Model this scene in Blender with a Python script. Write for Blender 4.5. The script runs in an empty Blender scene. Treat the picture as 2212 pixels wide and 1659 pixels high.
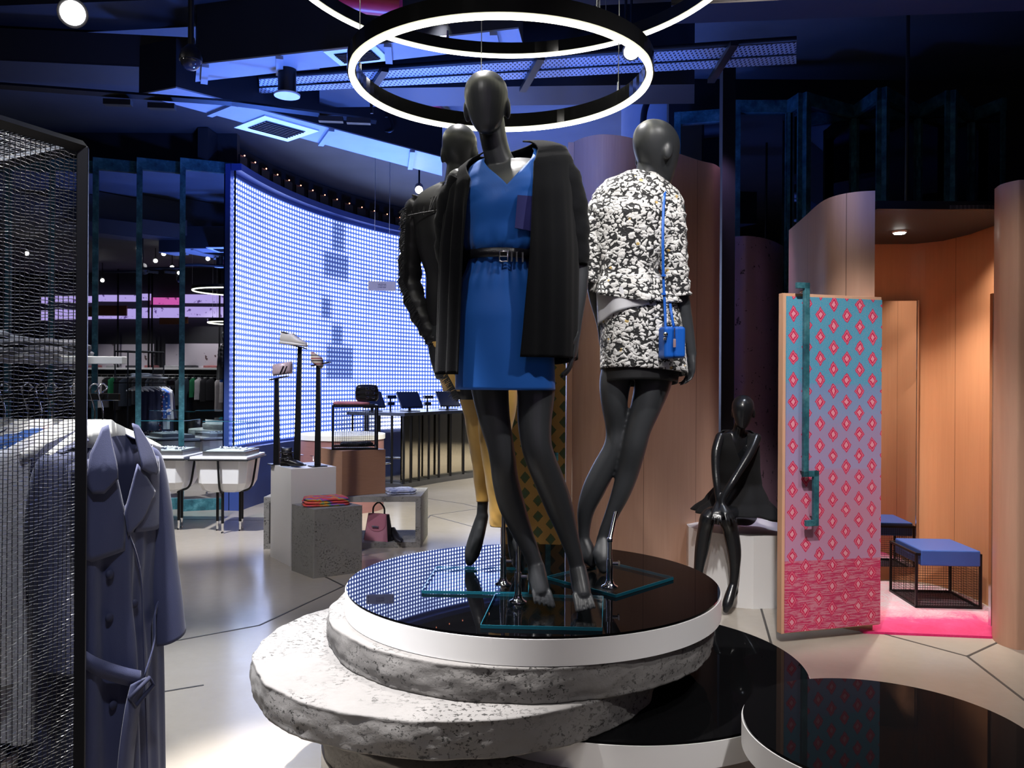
import bpy, math, random
from math import sin, cos, pi, radians, sqrt, atan2, hypot
from mathutils import Vector, Matrix, noise
random.seed(7)
SC = bpy.context.scene
COL = SC.collection
# ------------------------------------------------------------------ camera, world, exposure, room lights
F, CX, CY, ROLL, EYE = 1765.0, 1106.0, 827.0, 0.006, 1.5
def ray(px, py):
    x, y = px-CX, CY-py
    return (x*cos(ROLL)-y*sin(ROLL))/F, (x*sin(ROLL)+y*cos(ROLL))/F
def P(px, py, Y):                       # point seen at a photo position, Y metres in front of the camera
    u, v = ray(px, py); return Vector((u*Y, Y, EYE+v*Y))
def G(px, py, z=0.0):                   # point on the horizontal plane z
    u, v = ray(px, py); Y = (z-EYE)/v; return Vector((u*Y, Y, z))
cam = bpy.data.cameras.new('camera'); camo = bpy.data.objects.new('camera', cam); COL.objects.link(camo)
cam.sensor_width = 36; cam.lens = 36*F/2212; cam.shift_y = -2.5/2212; cam.clip_start = .05; cam.clip_end = 80
camo.matrix_world = Matrix.Translation((0, 0, EYE)) @ Matrix.Rotation(pi/2, 4, 'X') @ Matrix.Rotation(ROLL, 4, 'Z')
SC.camera = camo
SC.view_settings.view_transform = 'Standard'; SC.view_settings.look = 'None'
SC.view_settings.gamma = 1; SC.view_settings.use_curve_mapping = False
SC.view_settings.exposure = 0.2
w = bpy.data.worlds.new('world'); SC.world = w; w.use_nodes = True
w.node_tree.nodes['Background'].inputs[0].default_value = (.25, .32, .6, 1)
w.node_tree.nodes['Background'].inputs[1].default_value = .02
SC.cycles.max_bounces = 8; SC.cycles.diffuse_bounces = 3; SC.cycles.glossy_bounces = 5
SC.cycles.transmission_bounces = 8; SC.cycles.transparent_max_bounces = 16
SC.cycles.sample_clamp_indirect = 4; SC.cycles.use_denoising = True
SC.cycles.caustics_reflective = False; SC.cycles.caustics_refractive = False
def aim(o, d): o.rotation_euler = Vector(d).to_track_quat('-Z', 'Y').to_euler()
def spot(name, loc, tgt, watt, deg=50, col=(1, .93, .85), r=.04, blend=.5):
    l = bpy.data.lights.new(name, 'SPOT'); l.energy = watt; l.color = col; l.spot_size = radians(deg)
    l.spot_blend = blend; l.shadow_soft_size = r
    o = bpy.data.objects.new(name, l); COL.objects.link(o); o.location = loc; aim(o, Vector(tgt)-Vector(loc)); return o
def area(name, loc, tgt, watt, sx, sy, col):
    l = bpy.data.lights.new(name, 'AREA'); l.energy = watt; l.color = col; l.shape = 'RECTANGLE'; l.size = sx; l.size_y = sy
    o = bpy.data.objects.new(name, l); COL.objects.link(o); o.location = loc; aim(o, Vector(tgt)-Vector(loc)); return o
BLUE = (.07, .2, 1)
WHITE = (1, .965, .94)
COOL = (.86, .92, 1)
KEY = P(157, 28, 4.3)
spot('spot_platform_left', (-1.25, 2.3, 4.1), (-.62, 2.72, .5), 1680, 30, WHITE, .05, .6)
spot('spot_platform_front', (-.9, .7, 4.1), (.0, 2.75, 1.3), 81, 44, WHITE, .05, .8)
spot('spot_platform_right', (1.6, 1.6, 4.0), (.6, 3.2, 1.3), 152, 50, WHITE, .05, .8)
spot('spot_jacket', (.4, .9, 4.1), (.58, 3.25, 1.7), 272, 26, WHITE, .05, .8)
spot('spot_heads', (-.3, 3.6, 4.1), (.0, 2.9, 2.3), 380, 60, WHITE, .05, .8)
spot('spot_table_right', (1.3, .3, 3.7), (1.1, 2.3, .5), 192, 30, WHITE, .05, .7)
spot('spot_rack', (-.5, .9, 3.6), (-1.25, 2.3, 1.1), 171.864, 44, (.86, .9, 1), .06, .7)
spot('spot_rack_back', (-2.6, 3.2, 3.7), (-1.4, 2.4, 1.2), 270, 40, (.8, .87, 1), .06, .7)
spot('spot_floor_left', (-2.3, 3.6, 3.8), (-1.35, 3.7, 0), 700, 44, COOL, .08, .7)
spot('spot_floor_middle', (-.4, 5.0, 3.7), (-2.0, 6.4, 0), 360, 50, (.92, .93, 1), .08, .7)
spot('spot_boxes', (-2.4, 4.4, 3.7), (-1.9, 6.3, .7), 225, 46, WHITE, .06, .7)
spot('spot_showcases', (-3.4, 6.4, 3.8), (-3.3, 8.3, .4), 1000, 56, (.95, .96, 1), .08, .7)
spot('fill_sign', (-1.0, 8.2, 4.0), (-1.62, 10.2, 2.7), 90, 24, WHITE, .05, .7)  # unseen spot added because the sign was otherwise unlit
spot('fill_shop_far', (2.4, 12.2, 4.2), (2.6, 13.0, 0), 2200, 110, (1, .97, .9), .1, .8)  # unseen spot added so the counter mirror reflects a bright floor
spot('fill_counter_right', (2.2, 8.2, 4.1), (1.6, 10.2, 0), 900, 70, (1, .97, .8), .1, .8)  # extra unseen spot, added to brighten the floor mirrored in the counter front
spot('spot_sneaker', (-2.9, 5.4, 3.6), (-1.85, 6.9, 1.5), 160, 30, WHITE, .06, .7)
spot('spot_counter_floor', (.2, 7.6, 3.9), (-.6, 9.6, 0), 1050, 60, (1, .97, .8), .1, .8)
spot('spot_carpet_door', (.9, 2.5, 3.9), (1.95, 4.8, 1.2), 450, 34, WHITE, .06, .7)
spot('spot_wood_left', (1.3, 3.9, 3.9), (1.0, 5.7, 2.4), 38.25, 60, (1, .85, .75), .1, .9)
spot('spot_floor_right', (2.2, 2.4, 3.9), (1.9, 3.9, 0), 143.64, 62, WHITE, .08, .8)
spot('spot_jamb_right', (1.7, 3.2, 3.8), (2.95, 4.75, 1.3), 87.75, 40, (1, .9, .85), .08, .8)
spot('spot_sitting', (2.0, 4.9, 3.7), (1.6, 5.5, .6), 120, 40, (.8, .86, 1), .08, .8)
for i, (lx, ly, e) in enumerate(((-2.3, 7.4, 120), (-.8, 7.8, 170), (.5, 6.4, 60), (-1.3, 5.2, 75), (.1, 4.6, 45), (.2, 10.8, 190), (1.9, 4.3, 16), (3.6, 3.6, 12))):
    spot('blue_uplight.%03d' % i, (lx, ly, 2.0), (lx, ly, 4.6), e*3.4, 130, BLUE, .15, .8)  # unseen blue lights without fixtures; right-hand ones added to lift the dark mirrors
# ------------------------------------------------------------------ mesh helpers
def wm(o):
    m = Matrix.Identity(4)
    while o is not None:
        m = o.matrix_basis @ m; o = o.parent
    return m
def tagp(o, label=None, cat=None, group=None, kind=None):
    if label: o['label'] = label
    if cat: o['category'] = cat
    if group: o['group'] = group
    if kind: o['kind'] = kind
    return o
def thing(name, label, cat, loc=(0, 0, 0), rz=0, group=None):
    o = bpy.data.objects.new(name, None); COL.objects.link(o); o.empty_display_size = .1
    o.location = loc; o.rotation_euler = (0, 0, rz); return tagp(o, label, cat, group)
def crom(pts, n):
    """Catmull-Rom through rows of numbers, n steps per span"""
    out = []; m = len(pts)
    for i in range(m-1):
        p0, p1, p2, p3 = pts[max(i-1, 0)], pts[i], pts[i+1], pts[min(i+2, m-1)]
        for k in range(n):
            t = k/n
            out.append([.5*((2*b)+(-a+c)*t+(2*a-5*b+4*c-d)*t*t+(-a+3*b-3*c+d)*t**3) for a, b, c, d in zip(p0, p1, p2, p3)])
    out.append(list(pts[-1])); return out
class MB:
    def __init__(s): s.v = []; s.f = []; s.uv = []; s.sm = []
    def add(s, vs, fs, uvs=None, smooth=False):
        b = len(s.v); s.v += [Vector(p) for p in vs]
        for k, f in enumerate(fs):
            s.f.append([b+i for i in f]); s.uv.append(uvs[k] if uvs else None); s.sm.append(smooth)
        return s
    def box(s, c, size, rz=0, tilt=None):
        x, y, z = [a/2 for a in size]; M = Matrix.Rotation(rz, 3, 'Z')
        if tilt: M = M @ Matrix.Rotation(tilt[1], 3, tilt[0])
        vs = [Vector(c)+M@Vector((sx*x, sy*y, sz*z)) for sz in (-1, 1) for sx, sy in ((-1, -1), (1, -1), (1, 1), (-1, 1))]
        return s.add(vs, [(3, 2, 1, 0), (4, 5, 6, 7), (0, 1, 5, 4), (1, 2, 6, 5), (2, 3, 7, 6), (3, 0, 4, 7)])
    def prism(s, pts, z0, z1, smooth=False, uvw=None):
        n = len(pts); vs = [(p[0], p[1], z0) for p in pts]+[(p[0], p[1], z1) for p in pts]
        s.add(vs, [list(range(n))[::-1], list(range(n, 2*n))])
        return s.add(vs, [(i, (i+1) % n, n+(i+1) % n, n+i) for i in range(n)], None, smooth)
    def poly(s, pts, th):                 # planar polygon with thickness vector th
        n = len(pts); th = Vector(th); a = [Vector(p) for p in pts]; b = [p+th for p in a]
        return s.add(a+b, [list(range(n))[::-1], list(range(n, 2*n))]+[(i, (i+1) % n, n+(i+1) % n, n+i) for i in range(n)])
    def cyl(s, c, r, h, n=48, r2=None, smooth=True):
        r2 = r if r2 is None else r2
        a = [(c[0]+r*cos(2*pi*i/n), c[1]+r*sin(2*pi*i/n), c[2]) for i in range(n)]
        b = [(c[0]+r2*cos(2*pi*i/n), c[1]+r2*sin(2*pi*i/n), c[2]+h) for i in range(n)]
        s.add(a+b, [list(range(n))[::-1], list(range(n, 2*n))])
        return s.add(a+b, [(i, (i+1) % n, n+(i+1) % n, n+i) for i in range(n)], None, smooth)
    def lathe(s, c, prof, n=32, smooth=True):       # prof: (r, z) from bottom to top
        vs = [(c[0]+r*cos(2*pi*i/n), c[1]+r*sin(2*pi*i/n), c[2]+z) for r, z in prof for i in range(n)]
        fs = [(k*n+i, k*n+(i+1) % n, (k+1)*n+(i+1) % n, (k+1)*n+i) for k in range(len(prof)-1) for i in range(n)]
        s.add(vs, fs, None, smooth); m = (len(prof)-1)*n
        return s.add(vs, [list(range(n))[::-1], list(range(m, m+n))])
    def tube(s, pts, r, n=8, cap=True, smooth=True, flat=1.0, up=(0, 0, 1), closed=False):
        """round (or flattened) tube along points; r number or list"""
        pts = [Vector(p) for p in pts]; m = len(pts); rs = r if isinstance(r, (list, tuple)) else [r]*m
        vs = []; upv = Vector(up)
        for k in range(m):
            if closed: t = pts[(k+1) % m]-pts[(k-1) % m]
            else: t = pts[min(k+1, m-1)]-pts[max(k-1, 0)]
            t.normalize()
            if k == 0 or n == 4:
                a = upv.cross(t)
                if a.length < .05: a = Vector((1, 0, 0)).cross(t)
                if a.length < .05: a = Vector((0, 1, 0)).cross(t)
            else: a = ap-t*ap.dot(t)
            if a.length < 1e-6: a = t.orthogonal()
            a.normalize(); ap = a; b = t.cross(a)
            for i in range(n):
                q = 2*pi*i/n; vs.append(pts[k]+a*(cos(q)*rs[k])+b*(sin(q)*rs[k]*flat))
        e = m if closed else m-1
        fs = [(k*n+i, k*n+(i+1) % n, ((k+1) % m)*n+(i+1) % n, ((k+1) % m)*n+i) for k in range(e) for i in range(n)]
        s.add(vs, fs, None, smooth)
        if cap and not closed: s.add(vs, [list(range(n))[::-1], list(range((m-1)*n, m*n))])
        return s
    def limb(s, rows, n=16, steps=4):
        """rounded organic tube; rows (x,y,z,r)"""
        rr = crom([list(r) for r in rows], steps)
        a, b = rr[0], rr[-1]; d0 = (Vector(rr[0][:3])-Vector(rr[1][:3])).normalized(); d1 = (Vector(rr[-1][:3])-Vector(rr[-2][:3])).normalized()
        pre = [list(Vector(a[:3])+d0*a[3]*sin(q))+[max(a[3]*cos(q), .0008)] for q in (pi/2, 1.2, .8, .4)]
        post = [list(Vector(b[:3])+d1*b[3]*sin(q))+[max(b[3]*cos(q), .0008)] for q in (.4, .8, 1.2, pi/2)]
        rr = pre+rr+post
        return s.tube([r[:3] for r in rr], [r[3] for r in rr], n)
    def rings(s, rings, caps=True, smooth=True, closed=True):
        n = len(rings[0]); vs = [p for r in rings for p in r]; m = len(rings)
        e = n if closed else n-1
        fs = [(k*n+i, k*n+(i+1) % n, (k+1)*n+(i+1) % n, (k+1)*n+i) for k in range(m-1) for i in range(e)]
        s.add(vs, fs, None, smooth)
        if caps: s.add(vs, [list(range(n))[::-1], list(range((m-1)*n, m*n))], None, smooth)
        return s
    def sphere(s, c, r, sc=(1, 1, 1), n=16, m=10):
        rings = []
        for k in range(m+1):
            q = -pi/2+pi*k/m; rr = max(cos(q), .002)
            rings.append([(c[0]+r*sc[0]*rr*cos(2*pi*i/n), c[1]+r*sc[1]*rr*sin(2*pi*i/n), c[2]+r*sc[2]*sin(q)) for i in range(n)])
        return s.rings(rings)
    def quad(s, a, b, c, d, uv=None, smooth=False):
        return s.add([a, b, c, d], [(0, 1, 2, 3)], [uv] if uv else None, smooth)
    def build(s, name, m, parent=None, bevel=0, solid=0, label=None, cat=None, group=None, kind=None, sub=0, local=False, seg=2, off=0):
        if parent is not None:
            O = Matrix.Identity(4) if local else wm(parent).inverted(); loc = Vector((0, 0, 0))
        else:
            xs = [v.x for v in s.v]; ys = [v.y for v in s.v]; loc = Vector(((min(xs)+max(xs))/2, (min(ys)+max(ys))/2, min(v.z for v in s.v)))
            O = Matrix.Translation(-loc)
        me = bpy.data.meshes.new(name); me.from_pydata([O@v for v in s.v], [], s.f)
        if any(u for u in s.uv):
            L = me.uv_layers.new(name='UVMap'); k = 0
            for f, u in zip(s.f, s.uv):
                for j in range(len(f)):
                    L.data[k].uv = u[j] if u else (0, 0); k += 1
        me.polygons.foreach_set('use_smooth', s.sm); me.materials.append(m); me.validate(); me.update()
        o = bpy.data.objects.new(name, me); COL.objects.link(o); o.parent = parent; o.location = loc
        if solid:
            q = o.modifiers.new('Solidify', 'SOLIDIFY'); q.thickness = solid; q.offset = off
        if bevel:
            q = o.modifiers.new('Bevel', 'BEVEL'); q.width = bevel; q.segments = seg; q.limit_method = 'ANGLE'; q.angle_limit = radians(40)
        if sub:
            q = o.modifiers.new('Subsurf', 'SUBSURF'); q.levels = sub; q.render_levels = sub
        return tagp(o, label, cat, group, kind)
def copy_tree(o, parent=None, loc=None, rz=None, label=None, group=None):
    c = o.copy(); COL.objects.link(c); c.parent = parent
    if loc is not None: c.location = loc
    if rz is not None: c.rotation_euler = (0, 0, rz)
    if label: c['label'] = label
    if group: c['group'] = group
    for ch in list(o.children): copy_tree(ch, c)
    return c
def fuse(mb, voxel=.006, smooth=6):
    """overlapping shapes grown into one continuous skin"""
    me = bpy.data.meshes.new('t'); me.from_pydata(mb.v, [], mb.f); o = bpy.data.objects.new('t', me); COL.objects.link(o)
    q = o.modifiers.new('r', 'REMESH'); q.mode = 'VOXEL'; q.voxel_size = voxel; q.use_smooth_shade = True
    q = o.modifiers.new('s', 'SMOOTH'); q.factor = .5; q.iterations = smooth
    dg = bpy.context.evaluated_depsgraph_get(); m2 = bpy.data.meshes.new_from_object(o.evaluated_get(dg))
    out = MB(); out.v = [v.co.copy() for v in m2.vertices]; out.f = [list(p.vertices) for p in m2.polygons]
    out.uv = [None]*len(out.f); out.sm = [True]*len(out.f)
    bpy.data.objects.remove(o); bpy.data.meshes.remove(me); bpy.data.meshes.remove(m2); return out
# ------------------------------------------------------------------ materials
class NT:
    def __init__(s, name):
        s.mat = bpy.data.materials.new(name); s.mat.use_nodes = True; s.t = s.mat.node_tree; s.b = s.t.nodes['Principled BSDF']
    def n(s, ty, **kw):
        x = s.t.nodes.new(ty)
        for k, v in kw.items(): setattr(x, k, v)
        return x
    def put(s, sock, v):
        if isinstance(v, bpy.types.NodeSocket): s.t.links.new(v, sock)
        elif v is not None:
            if sock.type == 'RGBA' and len(v) == 3: v = (*v, 1)
            sock.default_value = v
    def m(s, op, a, b=None, c=None, clamp=False):
        x = s.n('ShaderNodeMath', operation=op, use_clamp=clamp); s.put(x.inputs[0], a)
        if b is not None: s.put(x.inputs[1], b)
        if c is not None: s.put(x.inputs[2], c)
        return x.outputs[0]
    def mix(s, f, a, b, blend='MIX'):
        x = s.n('ShaderNodeMix', data_type='RGBA', blend_type=blend); s.put(x.inputs[0], f); s.put(x.inputs[6], a); s.put(x.inputs[7], b); return x.outputs[2]
    def co(s, kind='Object', scale=(1, 1, 1)):
        c = s.n('ShaderNodeTexCoord').outputs[kind]
        if tuple(scale) == (1, 1, 1): return c
        x = s.n('ShaderNodeMapping'); s.put(x.inputs[0], c); x.inputs[3].default_value = scale; return x.outputs[0]
    def noise(s, scale, vec=None, detail=3, rough=.5, dist=0):
        x = s.n('ShaderNodeTexNoise'); s.put(x.inputs['Vector'], vec if vec is not None else s.co()); x.inputs['Scale'].default_value = scale
        x.inputs['Detail'].default_value = detail; x.inputs['Roughness'].default_value = rough; x.inputs['Distortion'].default_value = dist; return x.outputs[0]
    def voro(s, scale, vec=None, out='Distance', feature='F1', rnd=1):
        x = s.n('ShaderNodeTexVoronoi', feature=feature); s.put(x.inputs['Vector'], vec if vec is not None else s.co()); x.inputs['Scale'].default_value = scale
        x.inputs['Randomness'].default_value = rnd; return x.outputs[out]
    def ramp(s, f, stops, interp='LINEAR'):
        x = s.n('ShaderNodeValToRGB'); r = x.color_ramp; r.interpolation = interp
        while len(r.elements) < len(stops): r.elements.new(.5)
        for e, (p, c) in zip(r.elements, stops): e.position = p; e.color = (*c, 1) if len(c) == 3 else c
        s.put(x.inputs[0], f); return x.outputs[0]
    def sep(s, v):
        x = s.n('ShaderNodeSeparateXYZ'); s.put(x.inputs[0], v); return x.outputs
    def bump(s, h, strength=.3, dist=.01):
        x = s.n('ShaderNodeBump'); x.inputs['Strength'].default_value = strength; x.inputs['Distance'].default_value = dist; s.put(x.inputs['Height'], h)
        s.put(s.b.inputs['Normal'], x.outputs[0])
    def set(s, **kw):
        names = dict(col='Base Color', rough='Roughness', metal='Metallic', spec='Specular IOR Level', trans='Transmission Weight', ior='IOR', ecol='Emission Color', e='Emission Strength', coat='Coat Weight', crough='Coat Roughness', sheen='Sheen Weight', alpha='Alpha')
        for k, v in kw.items(): s.put(s.b.inputs[names[k]], v)
        return s
def S(r, g, b):      # sRGB bytes to linear
    f = lambda c: (c/255/12.92) if c <= 10 else ((c/255+.055)/1.055)**2.4
    return (f(r), f(g), f(b))
def plain(name, col, rough=.5, metal=0, var=.12, scale=9, bump=0, bscale=200, **kw):
    t = NT(name); f = t.noise(scale); dark = tuple(c*(1-var) for c in col); lite = tuple(min(c*(1+var), 1) for c in col)
    t.set(col=t.mix(f, dark, lite), rough=rough, metal=metal, **kw)
    if bump: t.bump(t.noise(bscale), bump, .002)
    return t.mat
def concrete(name, c1, c2, sc=1.0, pit=.5):
    t = NT(name); a = t.noise(3*sc, detail=6); b = t.noise(22*sc, detail=8, rough=.7)
    pits = t.ramp(t.noise(60*sc, t.co(scale=(1, 1, 1.3)), 4, .75, .15), [(.375, (0, 0, 0)), (.435, (1, 1, 1))])
    mask = t.ramp(t.noise(5*sc, detail=2), [(.42, (1, 1, 1)), (.6, (0, 0, 0))])
    pp = t.m('MAXIMUM', pits, mask); base = t.mix(t.m('MULTIPLY', t.m('ADD', a, b), .5), c1, c2)
    t.set(col=t.mix(t.m('SUBTRACT', 1, pp), base, tuple(x*pit*.5 for x in c1)), rough=.85, spec=.25)
    t.bump(t.m('ADD', t.m('MULTIPLY', b, .4), pp), .7, .012); return t.mat
def wood(name, c1, c2, rough=.4, uv=True, sx=14, sy=.8, seams=0.0):
    t = NT(name); c = t.co('UV' if uv else 'Object', (sx, sy, 1) if uv else (sx, sx, sy))
    g = t.noise(2.2, c, 5, .6, .6); h = t.noise(1.2, t.co('UV' if uv else 'Object', (2, .5, 1) if uv else (2, 2, .5)), 2)
    col = t.mix(t.m('ADD', t.m('MULTIPLY', g, .6), t.m('MULTIPLY', h, .4)), c1, c2)
    if seams:
        u = t.sep(t.co('UV'))[0]; q = t.m('ABSOLUTE', t.m('SUBTRACT', t.m('FRACT', t.m('DIVIDE', u, seams)), .5))
        col = t.mix(t.m('GREATER_THAN', q, .5-.0025/seams), col, tuple(x*.35 for x in c1))
        cell = t.m('FLOOR', t.m('DIVIDE', u, seams)); v = t.n('ShaderNodeTexWhiteNoise', noise_dimensions='1D'); t.put(v.inputs['W'], cell)
        col = t.mix(t.m('MULTIPLY', v.outputs[0], .18), col, c1)
    t.set(col=col, rough=rough, spec=.35); t.bump(g, .05, .002); return t.mat
M = {}
M['black_metal'] = plain('black powder coated metal', (.008, .008, .010), .42, .3, spec=.4)
M['dark_metal'] = plain('dark painted duct metal', (.012, .013, .018), .55, .2)
M['chrome'] = plain('chrome', (.75, .76, .78), .08, 1, .04)
M['steel'] = plain('brushed steel', (.5, .5, .5), .3, 1)
M['mirror'] = NT('mirror glass').set(col=(.62, .64, .68), rough=.01, metal=1).mat
M['mirror_dark'] = NT('smoked mirror glass').set(col=(.30, .31, .35), rough=.015, metal=1).mat
M['black_glass'] = NT('black glass').set(col=(.002, .002, .0025), rough=.015, spec=.13, ior=1.45).mat
M['black_lacq'] = NT('black lacquered glass').set(col=(.004, .004, .0045), rough=.02, spec=.3, ior=1.11).mat
M['white_lam'] = plain('white lacquer', (.80, .79, .79), .4, 0, .02, 2)
M['white_gloss'] = plain('white gloss lacquer', (.85, .85, .86), .12, 0, .02, 2)
M['concrete'] = concrete('rough cast concrete', (.14, .134, .13), (.235, .225, .218))
M['concrete_box'] = concrete('grey terrazzo concrete', (.22, .215, .205), (.36, .35, .335), 1.1)
M['skin'] = plain('satin black mannequin skin', (.040, .043, .048), .40, 0, .04, spec=.5)
M['skin_black'] = plain('gloss black mannequin skin', (.010, .011, .013), .25, 0, .04, spec=.5)
M['duct'] = plain('painted duct underside', (.26, .27, .29), .6, .1, .2, 2.5)
M['red_pipe'] = plain('red sprinkler pipe', (.45, .02, .06), .4)
def patina():
    t = NT('teal patina metal'); a = t.noise(9, detail=5, rough=.7)
    t.set(col=t.ramp(a, [(.3, S(22, 62, 76)), (.5, S(44, 100, 112)), (.7, S(84, 140, 150))]), rough=.55, metal=.25); return t.mat
M['patina'] = patina()
def glassm(name, col, rough=0.0, ior_=1.5):
    t = NT(name); t.set(col=col, rough=rough, trans=1, ior=1.5)
    mixn = t.n('ShaderNodeMixShader'); tr = t.n('ShaderNodeBsdfTransparent'); gl = t.n('ShaderNodeBsdfGlossy'); gl.inputs['Roughness'].default_value = 0
    fr = t.n('ShaderNodeLayerWeight'); pw_ = t.m('MULTIPLY_ADD', t.m('POWER', fr.outputs[1], 5), .55, (ior_-1)*.08)
    tr.inputs[0].default_value = (*col, 1); out = t.t.nodes['Material Output']
    t.t.links.new(pw_, mixn.inputs[0]); t.t.links.new(tr.outputs[0], mixn.inputs[1]); t.t.links.new(gl.outputs[0], mixn.inputs[2]); t.t.links.new(mixn.outputs[0], out.inputs[0])
    return t.mat
M['clear_glass'] = glassm('clear glass', (.95, .98, .98), 0, 1.12)
M['glass_slab'] = glassm('thick glass slab', (.90, .955, .965))
M['glass_edge'] = plain('teal polished glass edge', (.012, .11, .16), .1, 0, .1)
def emis(name, col, e):
    t = NT(name); t.set(col=(.8, .8, .8), ecol=col, e=t.m('MULTIPLY_ADD', t.noise(3), e*.06, e*.97)); return t.mat
M['ring'] = emis('ring tube light', (1, .975, .72), 7.5)
M['lamp'] = emis('lamp lens', (1, .95, .88), 30)
M['lamp_big'] = emis('bright lamp lens', (1, .95, .88), 60)
M['lamp_red'] = emis('indicator light', (1, .3, .15), 4)
M['band'] = emis('violet light band', (.50, .36, 1), 1.1)
M['band_pink'] = emis('pink light band', (1, .10, .55), 1.0)
# ------------------------------------------------------------------ setting: floor, ceiling, walls
def floor_mat():
    t = NT('polished pale concrete floor'); c = t.co()
    a = t.noise(.8, c, 4); b = t.noise(14, c, 6, .7); k = t.noise(3, c, 3, .6, 1.5)
    col = t.mix(a, S(158, 148, 134), S(186, 178, 166)); col = t.mix(t.m('MULTIPLY', b, .25), col, S(120, 112, 100))
    t.set(col=col, rough=t.m('MULTIPLY_ADD', k, .14, .12), spec=.5); t.bump(t.noise(6, c, 3), .03, .01); return t.mat
X0, X1, Y0, Y1, ZC = -8.2, 6.2, -6.0, 16.5, 4.45
fl = MB().quad((X0, Y0, 0), (X1, Y0, 0), (X1, Y1, 0), (X0, Y1, 0)).build('floor', floor_mat(), kind='structure')
jm = plain('dark floor joint', (.05, .045, .04), .5)
JO = [[(1150*0+1640, 1300), (1666, 1391), (1700, 1480)], [(1700, 1335), (1909, 1369.5), (2089.6, 1418), (2161, 1385)], [(2089.6, 1418), (2212, 1512), (2320, 1600)], [(2161, 1385), (2300, 1330)],
      [(200, 1402), (387, 1383), (560, 1351), (743, 1266)], [(743, 1266), (680, 1235), (640, 1160)], [(300, 1125), (420, 1122), (580, 1124)], [(930, 1113), (1040, 1098)], [(930, 1113), (1030, 1140)], [(890, 1072), (1000, 1088), (1040, 1098)], [(930, 1113), (905, 1140)], [(320, 1500), (440, 1480)]]
mb = MB()
for ln in JO:
    q = [G(*p) for p in ln]
    for a, b in zip(q, q[1:]):
        d = (b-a).normalized(); s_ = Vector((-d.y, d.x, 0))*.007
        mb.poly([a-s_, b-s_, b+s_, a+s_], (0, 0, .0015))
mb.build('floor_joint', jm, fl)
cm = plain('dark painted ceiling slab', (.045, .05, .062), .8, 0, .35, 1.5, .4, 20)
MB().quad((X0, Y0, ZC), (X0, Y1, ZC), (X1, Y1, ZC), (X1, Y0, ZC)).build('ceiling', cm, kind='structure')
dk = plain('charcoal wall paint', (.016, .016, .019), .7)
MB().box(((X0+X1)/2, Y1+.05, ZC/2), (X1-X0+.2, .1, ZC)).build('wall_back', dk, kind='structure')
MB().box((X0-.05, (Y0+Y1)/2, ZC/2), (.1, Y1-Y0, ZC)).build('wall_left', dk, kind='structure')
MB().box((X1+.05, (Y0+Y1)/2, ZC/2), (.1, Y1-Y0, ZC)).build('wall_right', dk, kind='structure')
MB().box(((X0+X1)/2, Y0-.05, ZC/2), (X1-X0+.2, .1, ZC)).build('wall_front', dk, kind='structure')
# ------------------------------------------------------------------ LED screen on its curved blue wall
LC, LR = Vector((4.04, 9.0, 0)), 7.3
def arc(r, th): return Vector((LC.x-r*cos(th), LC.y+r*sin(th), 0))
TH0, TH1, LZ0, LZ1 = .065, .98, .74, 3.88
PIT = .0625; NR = round((LZ1-LZ0)/PIT); NCc = round((TH1-TH0)*LR/PIT)
def led_mat():
    t = NT('led dot screen'); uv = t.sep(t.co('UV')); u, v = uv[0], uv[1]
    fu = t.m('SUBTRACT', t.m('FRACT', u), .5); fv = t.m('SUBTRACT', t.m('FRACT', v), .5)
    d = t.m('SQRT', t.m('ADD', t.m('MULTIPLY', fu, fu), t.m('MULTIPLY', fv, fv)))
    core = t.m('MULTIPLY', t.m('SUBTRACT', .33, d), 8, clamp=True)
    halo = t.m('MULTIPLY', t.m('SUBTRACT', .52, d), 1.9, clamp=True)
    cu, cv = t.m('FLOOR', u), t.m('FLOOR', v)
    def win(a, b, x, soft): return t.m('MULTIPLY', t.m('MULTIPLY', t.m('SUBTRACT', x, a), 1/soft, clamp=True), t.m('MULTIPLY', t.m('SUBTRACT', b, x), 1/soft, clamp=True))
    def rect(a, b, c, d_): return t.m('MULTIPLY', win(a, b, cu, 1), win(c, d_, cv, 1))
    dark = None
    for r in LEDRECT:
        q = rect(*r); dark = q if dark is None else t.m('MAXIMUM', dark, q)
    cell = t.n('ShaderNodeCombineXYZ'); t.put(cell.inputs[0], cu); t.put(cell.inputs[1], cv)
    nz = t.noise(.07, cell.outputs[0], 2); nz = t.m('MULTIPLY_ADD', nz, .9, .35)
    lvl = t.m('MULTIPLY', t.m('SUBTRACT', 1, t.m('MULTIPLY', dark, .86)), nz)
    bgl = t.m('SUBTRACT', 1, t.m('MULTIPLY', dark, .6))
    core = t.m('MULTIPLY', core, t.m('MULTIPLY_ADD', lvl, .75, .25))
    col = t.mix(core, (.13, .24, .95), (.80, .88, 1))
    e = t.m('ADD', t.m('MULTIPLY', core, t.m('MULTIPLY_ADD', lvl, 9.5, 1.6)), t.m('MULTIPLY', t.m('MULTIPLY_ADD', halo, 1.6, .7), t.m('MULTIPLY', bgl, t.m('MULTIPLY_ADD', nz, .7, .4))))
    t.set(col=(.01, .015, .06), rough=.4, ecol=col, e=e); return t.mat
def led_cell(px, py):
    """which screen cell is seen at a photo position"""
    u, vv = ray(px, py); best = None
    for k in range(2000):
        th = TH0+(TH1-TH0)*k/2000; p = arc(LR, th)
        e = abs(p.x/p.y-u)
        if best is None or e < best[0]: best = (e, th, p.y)
    return (best[1]-TH0)*LR/PIT, (EYE+vv*best[2]-LZ0)/PIT
LEDRECT = []
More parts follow.
